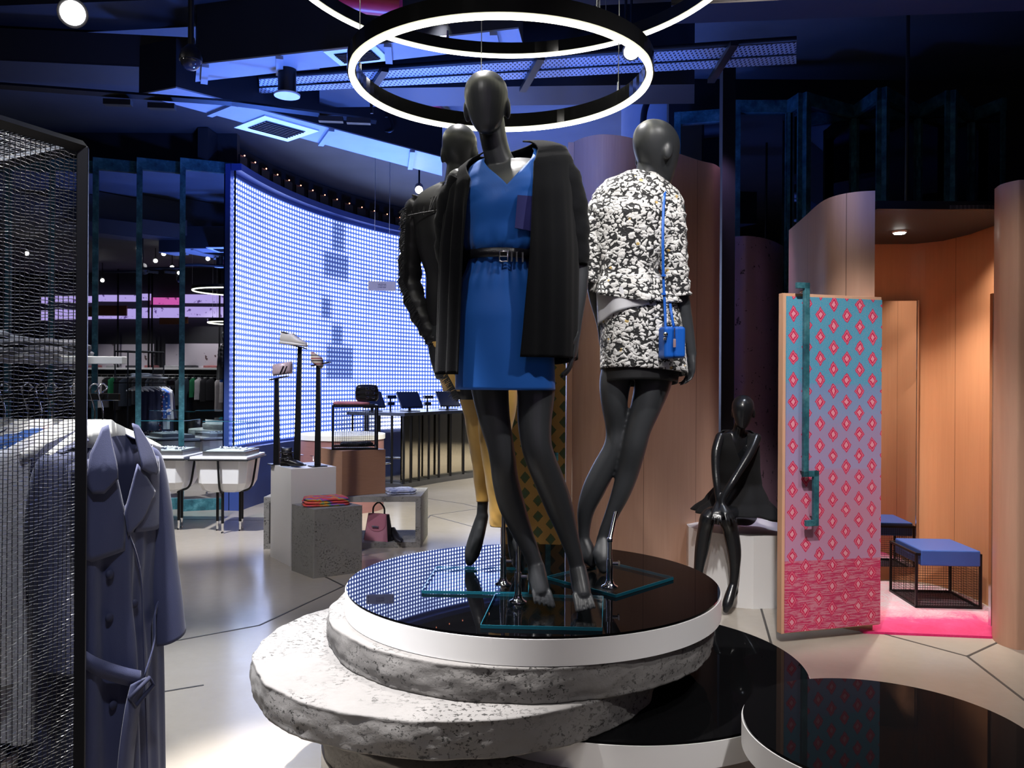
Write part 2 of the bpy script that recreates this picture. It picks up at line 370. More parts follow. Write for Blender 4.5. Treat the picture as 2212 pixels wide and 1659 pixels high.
for x0, y0, x1, y1 in ((712, 475, 745, 560), (693, 540, 752, 618), (712, 700, 740, 760), (700, 745, 762, 830), (690, 640, 715, 700)):
    a = led_cell(x0, y0); b = led_cell(x1, y1); LEDRECT.append((min(a[0], b[0]), max(a[0], b[0]), min(a[1], b[1]), max(a[1], b[1])))
scr = thing('led_screen', 'tall curved wall of glowing blue white light dots', 'screen', arc(LR, .4))
mb = MB(); N = 60
for i in range(N):
    a, b = TH0+(TH1-TH0)*i/N, TH0+(TH1-TH0)*(i+1)/N; p, q = arc(LR, a), arc(LR, b)
    ua, ub = (a-TH0)*LR/PIT, (b-TH0)*LR/PIT
    mb.quad((p.x, p.y, LZ0), (q.x, q.y, LZ0), (q.x, q.y, LZ1), (p.x, p.y, LZ1), [(ua, 0), (ub, 0), (ub, NR), (ua, NR)], True)
mb.build('dot_panel', led_mat(), scr)
def arcwall(mb, r0, r1, z0, z1, a0, a1, N=48):
    pts = [arc(r0, a0+(a1-a0)*i/N)[:2] for i in range(N+1)]+[arc(r1, a1-(a1-a0)*i/N)[:2] for i in range(N+1)]
    return mb.prism(pts, z0, z1)
navy = plain('navy wall paint', (.03, .06, .24), .45, 0, .1, 2)
arcwall(MB(), LR-.10, LR+.02, LZ1+.06, LZ1+.14, TH0-.002, TH1).build('top_ledge', navy, scr)
arcwall(MB(), LR+.03, LR+.09, 0, LZ1+.14, TH0-.002, TH1).build('wall_curved', navy, kind='structure')
mb = arcwall(MB(), LR-.11, LR+.02, 0, LZ0-.03, TH0-.002, TH1); mb.build('base_panel', navy, scr)
arcwall(MB(), LR+.3, LR+.42, LZ1+.16, ZC-.01, TH0-.002, TH1).build('wall_fascia', dk, kind='structure')
cb = MB(); lb = MB()
for i in range(21):
    th = TH0+.03+i*.041; p = arc(LR-.02, th); n_ = (LC-p).normalized(); n_.z = 0
    q = Vector((p.x, p.y, LZ1+.22)); cb.box(q, (.02, .20, .13), atan2(n_.y, n_.x)); lb.sphere(q+Vector((n_.x*.02, n_.y*.02, .075)), .009)
cbo = cb.build('driver_box', M['black_metal'], scr); cbo['kind'] = 'stuff'
lbo = lb.build('indicator_light', M['lamp_red'], scr); lbo['kind'] = 'stuff'
MB().tube([arc(LR-.02, TH0), Vector((arc(LR-.02, TH0).x, arc(LR-.02, TH0).y, LZ1+.1))], .012, 8).build('corner_strip', M['black_metal'], scr)
# ------------------------------------------------------------------ folded mirror wall at left, with patina frames
MS = .496
PHI = math.atan2(1106-378, F)                       # every leaf looks towards the photographer
MX = [P(x, 1100, 9.55).x for x in (-66, 26, 118, 211, 304, 396, 496)]
def mirror_leaf(parts_parent, a, b, z0, z1, frame, mat, both=True, fw=.06):
    d = (b-a); L = d.length; d.normalize(); n = Vector((d.y, -d.x, 0))
    if n.y > 0: n = -n
    q = lambda p, z: Vector((p.x, p.y, z))
    MB().poly([q(a, z0+frame), q(b, z0+frame), q(b, z1-frame), q(a, z1-frame)], -n*.02).build('mirror_glass', mat, parts_parent)
    f = MB(); c = (a+b)/2; rz = atan2(d.y, d.x)
    f.box(q(c+n*.012, z1-frame/2), (L, .05, frame), rz); f.box(q(c+n*.012, z0+frame/2), (L, .05, frame), rz)
    f.box(q(a+d*fw/2+n*.014, (z0+z1)/2), (fw, .055, z1-z0), rz)
    if both: f.box(q(b-d*.01+n*.014, (z0+z1)/2), (.02, .055, z1-z0), rz)
    f.build('mirror_frame', M['patina'], parts_parent)
for i in range(len(MX)-1):
    xa, xb = MX[i], MX[i+1]; Y = 9.40; wdt = xb-xa
    a = Vector((xa, Y, 0)); b = Vector((xb, Y+wdt*math.tan(PHI), 0))
    pos = ['behind the upper mesh of the rack, at the frame edge', 'second leaf from the far left, behind the mesh rack', 'behind the mesh rack, ending beside its black post', 'just right of the black rack post', 'middle leaf reflecting the photographer tripod', 'rightmost leaf touching the glowing dot wall'][i]
    t = thing('mirror_panel', 'tall patina framed mirror leaf, '+pos, 'mirror', (xa, Y, 0), 0, 'mirror leaves of the left wall')
    mirror_leaf(t, a, b, 0, 4.06, .13, M['mirror'])
MB().box(((MX[0]+MX[-1])/2, 9.78, ZC/2), (MX[-1]-MX[0], .1, ZC)).build('wall_behind_mirrors', dk, kind='structure')
# ------------------------------------------------------------------ folded mirror wall at right
ZP = [(1457, 250, 7.62), (1572, 239, 7.5), (1583, 218, 7.28), (1705, 217, 7.27), (1734, 198, 7.06), (1846, 206, 7.42), (1905, 187, 6.92), (1984, 206, 7.4), (2053, 191, 6.98), (2099, 218, 7.5), (2173, 211, 7.15)]
zz = [P(x, y, Y) for x, y, Y in ZP]
place = ['left of the dark post', 'narrow return leaf at the dark post', 'wide leaf between dark post and wooden column', 'narrow return above the wooden column', 'wide leaf above the wooden column', 'return leaf right of the wooden column', 'narrow leaf over the fitting room, left of the fold', 'leaf over the middle of the fitting room', 'narrow dark leaf over the fitting room lamp', 'rightmost leaf over the fitting room']
for i in range(len(zz)-1):
    a, b = zz[i], zz[i+1]
    t = thing('mirror_panel', 'smoked patina framed mirror leaf, '+place[i], 'mirror', (a.x, a.y, 0), 0, 'mirror leaves of the right wall')
    mirror_leaf(t, Vector((a.x, a.y, 0)), Vector((b.x, b.y, 0)), 0, 4.02, .11, M['mirror_dark'], True, .06 if i % 2 == 0 else .02)
MB().box(((zz[0].x+X1)/2, 7.95, ZC/2), (X1-zz[0].x, .1, ZC)).build('wall_mirror_back', dk, kind='structure')
# ------------------------------------------------------------------ ceiling services
def slab(mb, pts, h):           # box-like prism from ground polygon between z and z+h
    return mb.prism([p[:2] for p in pts], pts[0][2], pts[0][2]+h)
def Z(px, py, z): return G(px, py, z)
dl = thing('air_duct', 'broad rectangular duct crossing behind the ring lights with blue lit underside', 'duct', (0, 5.3, 3.6))
a, b, c, d = Z(425, 140, 3.6), Z(1120, 62, 3.6), Z(1130, 99, 3.6), Z(422, 177, 3.6)
def inset(p, k): return Vector((p.x, p.y, p.z+k))
MB().prism([v[:2] for v in (a, b, c, d)], 3.6, 3.61).build('duct_underside', M['duct'], dl)
MB().prism([v[:2] for v in (a, b, c, d)], 3.612, 4.05).build('duct_body', M['dark_metal'], dl)
for t in (.03, .28, .62, .93):
    p, q = a.lerp(b, t), d.lerp(c, t); MB().box((p+q)/2+Vector((0, 0, -.012)), (.045, (p-q).length, .022), atan2((q-p).y, (q-p).x)-pi/2).build('flange', M['duct'], dl)
def grille(p, w, h, rz, parent, z):
    MB().box((p.x, p.y, z-.004), (w, h, .012), rz).build('vent_frame', M['white_lam'], parent)
    g = MB().box((p.x, p.y, z-.012), (w*.72, h*.6, .006), rz); 
    for k in range(7): g.box(Vector((p.x, p.y, z-.018))+Matrix.Rotation(rz, 3, 'Z')@Vector((0, (k-3)*h*.085, 0)), (w*.7, .006, .008), rz)
    g.build('vent_grille', M['black_metal'], parent)
grille(Z(772, 118, 3.6), .36, .24, atan2((b-a).y, (b-a).x), dl, 3.6)
def duct(label, near, far, z, h, name='air_duct'):
    t = thing(name, label, 'duct', ((near[0]+far[0])/2).to_tuple()); base = [near[0], near[1], far[1], far[0]]
    MB().prism([v[:2] for v in base], z, z+.01).build('duct_underside', M['duct'], t)
    MB().prism([v[:2] for v in base], z+.012, z+h).build('duct_body', M['dark_metal'], t); return t, base
t2, base = duct('diagonal duct with a square vent running towards the dot wall', (Z(300, 205, 3.55), Z(955, 380, 3.55)), (Z(380, 190, 3.55), Z(955, 340, 3.55)), 3.55, .35)
for t in (.18, .52, .86):
    p, q = base[0].lerp(base[1], t), base[3].lerp(base[2], t); MB().box((p+q)/2+Vector((0, 0, -.012)), (.045, (p-q).length, .022), atan2((q-p).y, (q-p).x)-pi/2).build('flange', M['duct'], t2)
e = (base[1]-base[0]); grille(Z(598, 277, 3.55), .5, .45, atan2(e.y, e.x), t2, 3.55)
M['duct_b'] = M['duct']; M['duct'] = M['dark_metal']
t3, base3 = duct('dark duct with pale underside at upper left behind the bright lamp', (Z(-60, 128, 3.75), Z(420, 150, 3.75)), (Z(-60, 172, 3.75), Z(430, 190, 3.75)), 3.75, .23)
t4, _ = duct('long dark duct at upper right above the folded mirrors', (Z(1450, 12, 3.5), Z(2300, -30, 3.5)), (Z(1450, 52, 3.5), Z(2300, 20, 3.5)), 3.5, .4)
M['duct'] = M['duct_b']
tb = thing('ceiling_beam', 'deep black beam crossing behind the mannequin heads', 'beam', (0, 7, 4))
MB().prism([v[:2] for v in (Z(690, 192, 3.72), Z(1500, 182, 3.72), Z(1500, 224, 3.72), Z(690, 232, 3.72))], 3.72, ZC-.02).build('beam_body', M['dark_metal'], tb)
tb = thing('ceiling_beam', 'black beam above the broad blue lit duct at the top edge', 'beam', (0, 4.4, 4))
MB().prism([v[:2] for v in (Z(-200, 20, 4.0), Z(1900, -60, 4.0), Z(1900, -20, 4.0), Z(-200, 90, 4.0))], 4.0, ZC-.02).build('beam_body', M['dark_metal'], tb)
# perforated tray
def perf():
    t = NT('perforated tray metal'); c = t.sep(t.co()); q = t.m('MULTIPLY', t.m('SINE', t.m('MULTIPLY', c[0], 210)), t.m('SINE', t.m('MULTIPLY', c[1], 90)))
    t.set(col=t.mix(t.m('GREATER_THAN', q, .25), (.34, .35, .38), (.02, .02, .03)), rough=.5, metal=.3); return t.mat
ct = thing('cable_tray', 'wide perforated tray behind the two ring lights', 'cable tray', (0, 6, 3.68))
u0, u1, v1, v0 = Z(560, 172, 3.68), Z(1720, 92, 3.68), Z(1720, 138, 3.68), Z(560, 202, 3.68)
MB().prism([v[:2] for v in (u0, u1, v1, v0)], 3.68, 3.69).build('tray_base', perf(), ct)
g = MB(); g.tube([u0+Vector((0, 0, .02)), u1+Vector((0, 0, .02))], .022, 6); g.tube([v0+Vector((0, 0, .02)), v1+Vector((0, 0, .02))], .015, 6)
g.tube([(u0+v0)/2+Vector((0, 0, -.006)), (u1+v1)/2+Vector((0, 0, -.006))], .006, 6); g.build('tray_rail', M['black_metal'], ct)
for t in (.22, .52, .86):
    p, q = u0.lerp(u1, t), v0.lerp(v1, t); dd = (q-p)
    MB().box((p+q)/2+Vector((.06, 0, -.03)), (.05, dd.length+.3, .03), atan2(dd.y, dd.x)-pi/2+.25).build('hanger_channel', M['black_metal'], ct)
def pipe(label, pts, r, mat='red_pipe', name='sprinkler_pipe', cat='pipe'):
    MB().tube(crom([list(p) for p in pts], 6), r, 12).build(name, M[mat], label=label, cat=cat)
pipe('purple lit red pipe sloping down behind the ring light', [P(888, 183, 7.6), P(935, 225, 8.3), P(985, 275, 9.2)], .05)
pipe('short red elbow pipe right of the tall mannequin head', [P(1098, 188, 7.0), P(1112, 188, 7.0), P(1117, 176, 7.0), P(1117, 160, 7.0), (P(1117, 160, 7.0).x, 7.0, ZC)], .022)
pipe('red pipe at the very top left of the large ring', [P(700, -5, 4.6), P(780, 5, 4.6), P(866, 14, 4.6)], .06)
pipe('bundle of dark conduits bending down on the blue column', [P(1480, 140, 7.6), P(1440, 168, 7.6), P(1410, 200, 7.6), P(1392, 240, 7.6), P(1388, 300, 7.6)], .03, 'dark_metal', 'conduit', 'conduit')
pipe('coiled black cable loop below the ring light', [P(835, 240, 7), P(845, 262, 7), P(848, 280, 7), P(832, 284, 7), P(818, 272, 7), P(822, 256, 7), P(838, 252, 7)], .012, 'black_metal', 'cable', 'cable')
pipe('long thin black rod over the folded mirrors', [P(1962, 0, 5.6), P(1960, 250, 5.6), P(1958, 440, 5.6)], .012, 'black_metal', 'rod', 'rod')
MB().cyl((P(1470, 300, 8.6).x, 8.6, 0), .62, ZC-.01, 48).build('wall_column', plain('blue grey column paint', (.20, .22, .27), .7), kind='structure')
# track with lamps
tk = thing('light_track', 'black lighting track hanging at upper left towards the dot wall', 'light track', P(400, 210, 5.5))
MB().tube([P(-40, 182, 5.0), P(500, 222, 5.6), P(812, 262, 6.0)], .022, 4, smooth=False).build('track_rail', M['black_metal'], tk)
for (x, y, Y) in ((715, 258, 5.8), (775, 262, 5.9), (255, 222, 5.3), (350, 230, 5.4)):
    p = P(x, y, Y); MB().box(p, (.17, .05, .035), .1).build('driver_box', M['black_metal'], tk)
MB().tube([P(800, 165, 6.0), P(803, 245, 6.0)], .012, 6).build('drop_rod', M['black_metal'], tk)
def can_lamp(label, p, r, L, d, lampm, group=None, watt=0):
    t = thing('spot_lamp', label, 'spot lamp', p, group=group); d = Vector(d).normalized()
    q = p-d*L; MB().tube([q, p], [r*.9, r], 20, True).build('lamp_body', M['black_metal'], t)
    MB().tube([p+d*.001, p+d*.006], r*.8, 20, True).build('lamp_lens', lampm, t)
    top = Vector((q.x, q.y, ZC)); MB().tube([q+Vector((0, 0, .0)), top], .01, 6).build('lamp_stem', M['black_metal'], t)
    return t
can_lamp('glaring white spot lamp at the upper left corner', KEY, .075, .16, -KEY+Vector((.2, .2, 1.3)), M['lamp_big'])
pd = P(620, 204, 5.5)
t = thing('downlight', 'black cylinder downlight with pale rim beside the diagonal duct', 'lamp', pd)
MB().cyl((pd.x, pd.y, pd.z), .06, .17, 28).build('lamp_body', M['black_metal'], t)
MB().lathe((pd.x, pd.y, pd.z-.012), [(.085, 0), (.088, .012), (.06, .016)], 28).build('lamp_rim', M['white_lam'], t)
t = thing('dome_camera', 'black dome security camera hanging on a tube at upper left', 'camera', P(412, 150, 4.6))
pc = P(412, 132, 4.6)
MB().lathe(pc, [(.02, .09), (.05, .06), (.062, .02), (.062, 0)][::-1], 24).build('camera_housing', M['black_metal'], t)
MB().sphere(pc, .056, (1, 1, .95)).build('camera_dome', plain('smoked dome plastic', (.03, .03, .04), .05), t)
MB().tube([pc+Vector((0, 0, .08)), Vector((pc.x, pc.y, ZC))], .016, 10).build('drop_tube', M['black_metal'], t)
can_lamp('small glowing spot lamp left of the rear mannequin head', P(745, 292, 7.0), .05, .12, (0, -.25, -1), M['lamp'])
can_lamp('spot lamp shining just above the fringed jacket', P(905, 410, 8.0), .045, .12, (.1, -1, -.5), M['lamp'])
can_lamp('starry spot lamp behind the right side of the ring light', P(1353, 66, 5.0), .035, .12, (-.1, -1, -.55), M['lamp'])
can_lamp('round spot lamp inside the right curve of the ring light', P(1364, 112, 5.2), .06, .14, (-.1, -.8, -.75), M['lamp'])
# ring pendants
def ring_lamp(label, X, Y, h, R, ax, ay, wires, zt):
    def pt(th, dr=0, dz=0):
        x, y = (R+dr)*cos(th), (R+dr)*sin(th); return Vector((X+x, Y+y, EYE+h+ax*x+ay*y+dz))
    t = thing('ring_light', label, 'pendant light', (X, Y, EYE+h), group='suspended ring lights'); n = 96
    tu = MB().tube([pt(2*pi*i/n) for i in range(n)], .0115, 10, closed=True); tu.build('light_tube', M['ring'], t)
    rings = []
    for dr, dz in ((.017, .0), (.017, .06), (-.017, .06), (-.017, .0)): rings.append([pt(2*pi*i/n, dr, dz+.006) for i in range(n)])
    rings.append(rings[0]); MB().rings(rings, False, False).build('ring_housing', M['gloss_black'], t)
    for th, top in wires:
        p = pt(th, 0, .06); MB().tube([p, p+Vector((0, 0, .05))], [.008, .006], 8).build('cable_clamp', M['chrome'], t)
        MB().tube([p, Vector((p.x, p.y, zt))], .0022, 5).build('hanging_wire', M['steel'], t)
M['gloss_black'] = plain('gloss black band', (.02, .02, .02), .08, .6)
ring_lamp('smaller glowing ring pendant hanging above the mannequins', -.05, 3.187, 1.17, .572, .0069, -.0066, [(radians(a), 0) for a in (172, 100, 250, 305, 30)], ZC)
ring_lamp('larger glowing ring pendant behind and above, cut by the top edge', -.015, 3.416, 1.78, .988, .007, -.019, [(radians(a), 0) for a in (110, 60, 200, 330)], ZC)
# ------------------------------------------------------------------ stacked round platform
def disc_thing(name, label, X, Y, R, z0, z1, edge, top=None, group=None):
    t = thing(name, label, 'display platform', (X, Y, z0), group=group)
    MB().cyl((X, Y, z0), R, z1-z0-.008, 128).build('disc_body', edge, t, .003)
    MB().cyl((X, Y, z1-.009), R-.004, .009, 128).build('glass_top', top, t, .002); return t
def rough_disc(label, X, Y, R, z0, z1, seed):
    n, k = 220, 10; rings = []
    def rr(i, z, r): return r+.010*noise.noise(Vector((6*cos(2*pi*i/n), 6*sin(2*pi*i/n), z*9+seed)))+.005*noise.noise(Vector((26*cos(2*pi*i/n), 26*sin(2*pi*i/n), z*40+seed)))
    prof = [(R*.4, z0), (R*.8, z0), (R-.012, z0), (R-.005, z0+.001), (R-.003, z0+.006)]+[(R-.004+.004*sin(pi*j/k), z0+.012+(z1-z0-.022)*j/k) for j in range(k+1)]+[(R-.003, z1-.005), (R-.005, z1-.001), (R-.012, z1), (R-.03, z1), (R*.8, z1), (R*.4, z1)]
    for r, z in prof: rings.append([(X+rr(i, z, r)*cos(2*pi*i/n), Y+rr(i, z, r)*sin(2*pi*i/n), z) for i in range(n)])
    return MB().rings(rings).build('concrete_disc', M['concrete'], label=label, cat='display platform', group='stacked concrete discs')
PZ = EYE-.755
disc_thing('round_platform', 'white rimmed black glass disc topping the stack under three mannequins', .082, 3.132, .703, PZ-.088, PZ, M['white_lam'], M['black_glass'])
rough_disc('upper rough concrete disc directly under the white rimmed glass disc', .037, 3.139, .72, .546, PZ-.09, 1)
rough_disc('wide rough concrete disc sticking out furthest left in the stack', -.196, 3.021, .723, .4335, .5455, 5)
disc_thing('round_platform', 'low black glass disc with white rim behind, right of the concrete discs', .392, 3.145, .722, .344, .4325, M['white_lam'], M['black_lacq'])
rough_disc('lowest rough concrete disc in shadow under the wide one', -.05, 3.02, .63, .225, .3435, 9)
MB().cyl((-.02, 3.02, 0), .66, .224, 96).build('platform_base', M['white_lam'], bevel=.004, label='white round base at the bottom of the disc stack', cat='display platform')
t = disc_thing('round_platform', 'black glass topped white disc cut by the lower right corner', 1.069, 2.321, .396, .442, .526, M['white_lam'], M['black_lacq'])
MB().cyl((1.10, 2.29, 0), .25, .441, 64).build('pedestal', M['white_lam'], t)
# ------------------------------------------------------------------ fitting rooms
W1C = wood('pale maple veneer', S(176, 134, 112), S(206, 166, 142), .38, seams=.62)
def strip_wall(name, pts, z1, th, mat, n=8, parent=None, kind='structure', z0=0):
    q = crom([list(p) for p in pts], n) if n > 1 else [list(p) for p in pts]; m = len(q); nn = []
    for i in range(m):
        a, b = Vector(q[max(i-1, 0)]), Vector(q[min(i+1, m-1)]); d = (b-a).normalized(); nn.append(Vector((d.y, -d.x)))
    if name and nn[m//2].y > 0: nn = [-v for v in nn]
    L = 0; mb = MB(); f = [Vector(p) for p in q]; bk = [Vector(p)-v*th for p, v in zip(q, nn)]
    for i in range(m-1):
        l2 = L+(f[i+1]-f[i]).length
        for A, B in ((f, 0), (bk, 0)):
            a, b = A[i], A[i+1]; mb.quad((a.x, a.y, z0), (b.x, b.y, z0), (b.x, b.y, z1), (a.x, a.y, z1), [(L, 0), (l2, 0), (l2, z1), (L, z1)], True)
        mb.quad((f[i].x, f[i].y, z1), (f[i+1].x, f[i+1].y, z1), (bk[i+1].x, bk[i+1].y, z1), (bk[i].x, bk[i].y, z1), [(L, 0), (l2, 0), (l2, .03), (L, .03)]); L = l2
    for i in (0, m-1):
        mb.quad((f[i].x, f[i].y, z0), (bk[i].x, bk[i].y, z0), (bk[i].x, bk[i].y, z1), (f[i].x, f[i].y, z1), [(.1, 0), (.13, 0), (.13, z1), (.1, z1)])
    return mb.build(name, mat, parent, kind=kind)
def X_(px, Y): return (px-CX)/F*Y
pts = [(X_(1237, 5.55), 5.55), (X_(1262, 5.44), 5.44), (X_(1300, 5.38), 5.38), (X_(1350, 5.43), 5.43), (X_(1400, 5.58), 5.58), (X_(1459, 5.80), 5.80), (X_(1510, 6.0), 6.0), (X_(1540, 6.09), 6.09), (X_(1553, 6.2), 6.2)]
strip_wall('wall_wood_curved', pts, 3.14, .04, W1C)
strip_wall('wall_wood_return', [(X_(1237, 5.55), 5.56), (X_(1237, 6.3), 6.6), (X_(1237, 6.3), 7.6)], 3.14, .04, W1C, 1)
pts = [(X_(1702, 6.25), 6.25), (X_(1735, 5.75), 5.75), (X_(1762, 5.38), 5.38), (X_(1785, 5.18), 5.18), (X_(1815, 5.06), 5.06), (X_(1850, 4.99), 4.99), (X_(1888, 4.96), 4.96)]
strip_wall('wall_wood_column', pts, 2.68, .04, W1C)
pts = [(X_(2163, 4.78), 4.86), (X_(2166, 4.72), 4.75), (X_(2190, 4.66), 4.66), (X_(2215, 4.64), 4.64), (X_(2300, 4.66), 4.66), (X_(2400, 4.75), 4.75)]
strip_wall('wall_wood_jamb', pts, 2.67, .05, W1C)
inner = wood('warm maple veneer', S(178, 120, 84), S(208, 152, 112), .4, seams=.8)
pts = [(2.16, 5.12), (2.12, 5.5), (2.12, 5.95), (2.2, 6.22), (2.5, 6.3), (2.85, 6.33), (3.1, 6.28), (3.24, 6.12), (3.29, 5.8), (3.27, 5.4), (3.2, 5.1), (3.05, 4.9)]
strip_wall('wall_fitting_room', pts, 2.63, -.03, inner, 6)
def meshceil():
    t = NT('black mesh ceiling'); c = t.sep(t.co()); q = t.m('MULTIPLY', t.m('SINE', t.m('MULTIPLY', c[0], 260)), t.m('SINE', t.m('MULTIPLY', c[1], 260)))
    t.set(col=t.mix(t.m('GREATER_THAN', q, .1), (.01, .01, .01), (.045, .04, .042)), rough=.6); return t.mat
fc = thing('fitting_room_ceiling', 'black mesh canopy over the fitting room', 'canopy', (2.7, 5.6, 2.58), 0)
MB().prism([(2.2, 5.02), (2.86, 4.97), (3.10, 5.0), (3.22, 5.3), (3.25, 5.8), (3.2, 6.08), (3.05, 6.22), (2.5, 6.26), (2.25, 6.18), (2.16, 5.9)], 2.575, 2.60).build('mesh_panel', meshceil(), fc)
MB().box((2.62, 5.0, 2.60), (.80, .03, .05)).build('canopy_trim', M['black_metal'], fc)
lp = P(1943, 515, 5.7)
t = thing('downlight', 'small recessed downlight glowing in the fitting room canopy', 'lamp', (lp.x, lp.y, 2.56))
MB().lathe((lp.x, lp.y, 2.562), [(.045, 0), (.05, .012)], 24).build('lamp_rim', M['white_lam'], t)
MB().cyl((lp.x, lp.y, 2.555), .035, .008, 24).build('lamp_lens', M['lamp'], t)
spot('spot_fitting_room', (lp.x, lp.y-.05, 2.54), (lp.x+.03, lp.y-.15, 0), 165, 95, (1, .93, .84), .03, .9)
spot('spot_fitting_right', (3.0, 5.35, 2.54), (3.05, 5.6, 0), 38, 110, (1, .90, .80), .03, .9)
# carpets
PINK = S(225, 20, 110)
def carpet_mat():
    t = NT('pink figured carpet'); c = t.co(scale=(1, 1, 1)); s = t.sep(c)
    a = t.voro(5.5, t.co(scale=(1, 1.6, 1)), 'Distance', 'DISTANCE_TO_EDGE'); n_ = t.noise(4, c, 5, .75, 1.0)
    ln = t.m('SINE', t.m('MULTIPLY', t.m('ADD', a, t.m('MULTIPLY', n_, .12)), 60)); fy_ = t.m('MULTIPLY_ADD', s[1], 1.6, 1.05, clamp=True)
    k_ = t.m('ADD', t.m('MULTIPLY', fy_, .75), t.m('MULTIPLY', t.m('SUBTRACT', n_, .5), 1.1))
    col = t.ramp(k_, [(.08, S(206, 10, 98)), (.34, S(222, 60, 128)), (.52, S(230, 150, 172)), (.8, S(206, 200, 208))])  # paler inward from the front edge: overexposed lamplight painted into the colour
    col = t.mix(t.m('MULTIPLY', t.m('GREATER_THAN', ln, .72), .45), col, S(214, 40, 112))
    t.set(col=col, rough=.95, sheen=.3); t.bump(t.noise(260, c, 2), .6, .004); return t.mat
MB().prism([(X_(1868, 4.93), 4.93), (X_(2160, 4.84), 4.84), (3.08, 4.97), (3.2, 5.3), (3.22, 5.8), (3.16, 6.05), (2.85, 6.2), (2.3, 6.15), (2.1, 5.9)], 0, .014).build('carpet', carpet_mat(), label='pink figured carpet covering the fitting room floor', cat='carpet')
def diamond_mat(name, bg, lines, fill, px=.0925, pz=.128, rx=.036, rz=.047, wob=.006):
    """carpet with rows of concentric diamonds; UV in metres"""
    t = NT(name); c = t.co('UV'); nz = t.noise(34, c, 2); n2 = t.noise(31, t.co('UV', (1.1, .9, 1)), 2); uv = t.sep(c)
    u = t.m('ADD', uv[0], t.m('MULTIPLY', t.m('SUBTRACT', nz, .5), wob*3)); v = t.m('ADD', uv[1], t.m('MULTIPLY', t.m('SUBTRACT', n2, .5), wob*3))
    ci = t.m('FLOOR', t.m('DIVIDE', u, px)); fu = t.m('SUBTRACT', t.m('SUBTRACT', u, t.m('MULTIPLY', ci, px)), px/2)
    odd = t.m('MULTIPLY', t.m('FLOORED_MODULO', ci, 2), pz/2); v2 = t.m('ADD', v, odd)
    fv = t.m('SUBTRACT', t.m('SUBTRACT', v2, t.m('MULTIPLY', t.m('FLOOR', t.m('DIVIDE', v2, pz)), pz)), pz/2)
    d = t.m('ADD', t.m('DIVIDE', t.m('ABSOLUTE', fu), rx), t.m('DIVIDE', t.m('ABSOLUTE', fv), rz))
    grain = t.noise(420, t.co('UV', (.45, 1, 1)), 2, .8)
    b = bg(t, uv, grain); col = b
    for lim, cc in lines: col = t.mix(t.m('LESS_THAN', d, lim), col, cc)
    col = t.mix(t.m('LESS_THAN', d, .42), col, fill); col = t.mix(t.m('MULTIPLY', grain, .35), col, (0, 0, 0), 'MULTIPLY') if False else col
    t.set(col=t.mix(t.m('MULTIPLY_ADD', grain, .5, -.1, clamp=True), col, t.mix(.5, col, (.02, .01, .03))), rough=.95, spec=.1, sheen=.2); t.bump(t.noise(500, t.co('UV'), 2), .5, .003); return t.mat
def bg_pink(t, uv, gr):
    v = t.m('ADD', uv[1], t.m('MULTIPLY_ADD', uv[0], .02, -.01))
    st = t.noise(60, t.co('UV', (.12, 1.6, 1)), 4, .8)
    low = t.mix(t.m('GREATER_THAN', st, .5), S(205, 120, 140), S(196, 40, 92))
    r = t.n('ShaderNodeValToRGB'); r.color_ramp.interpolation = 'LINEAR'; e = r.color_ramp.elements
    stops = [(0, S(180, 45, 95)), (.10, S(190, 60, 105)), (.201, S(192, 70, 112)), (.205, S(186, 138, 172)), (.34, S(190, 132, 158)), (.47, S(176, 136, 170)), (.475, S(160, 148, 188)), (.58, S(158, 140, 178)), (.64, S(128, 150, 190)), (.72, S(110, 146, 188)), (.725, S(74, 158, 190)), (1, S(62, 160, 188))]
    while len(e) < len(stops): e.new(.5)
    for x, (p, cc) in zip(e, stops): x.position = p; x.color = (*cc, 1)
    t.put(r.inputs[0], t.m('DIVIDE', v, 2.0)); base = r.outputs[0]
    base = t.mix(t.m('MULTIPLY', t.m('GREATER_THAN', t.noise(300, t.co('UV', (.4, 1, 1)), 2, .9), .56), .35), base, S(205, 120, 150))
    return t.mix(t.m('LESS_THAN', v, .41), base, low)
CR = S(205, 18, 78)
pinkd = diamond_mat('pink and teal diamond carpet', bg_pink, [(1, CR), (.84, S(222, 110, 135)), (.66, CR)], S(226, 150, 165))
def bg_olive(t, uv, gr): return t.mix(gr, S(104, 78, 38), S(150, 116, 62))
olive = diamond_mat('ochre and green diamond carpet', bg_olive, [(1, S(58, 66, 40))], S(50, 68, 48), .09, .105, .036, .040, .003)
oak = wood('light oak edge', S(190, 140, 110), S(220, 176, 146), .4, False)
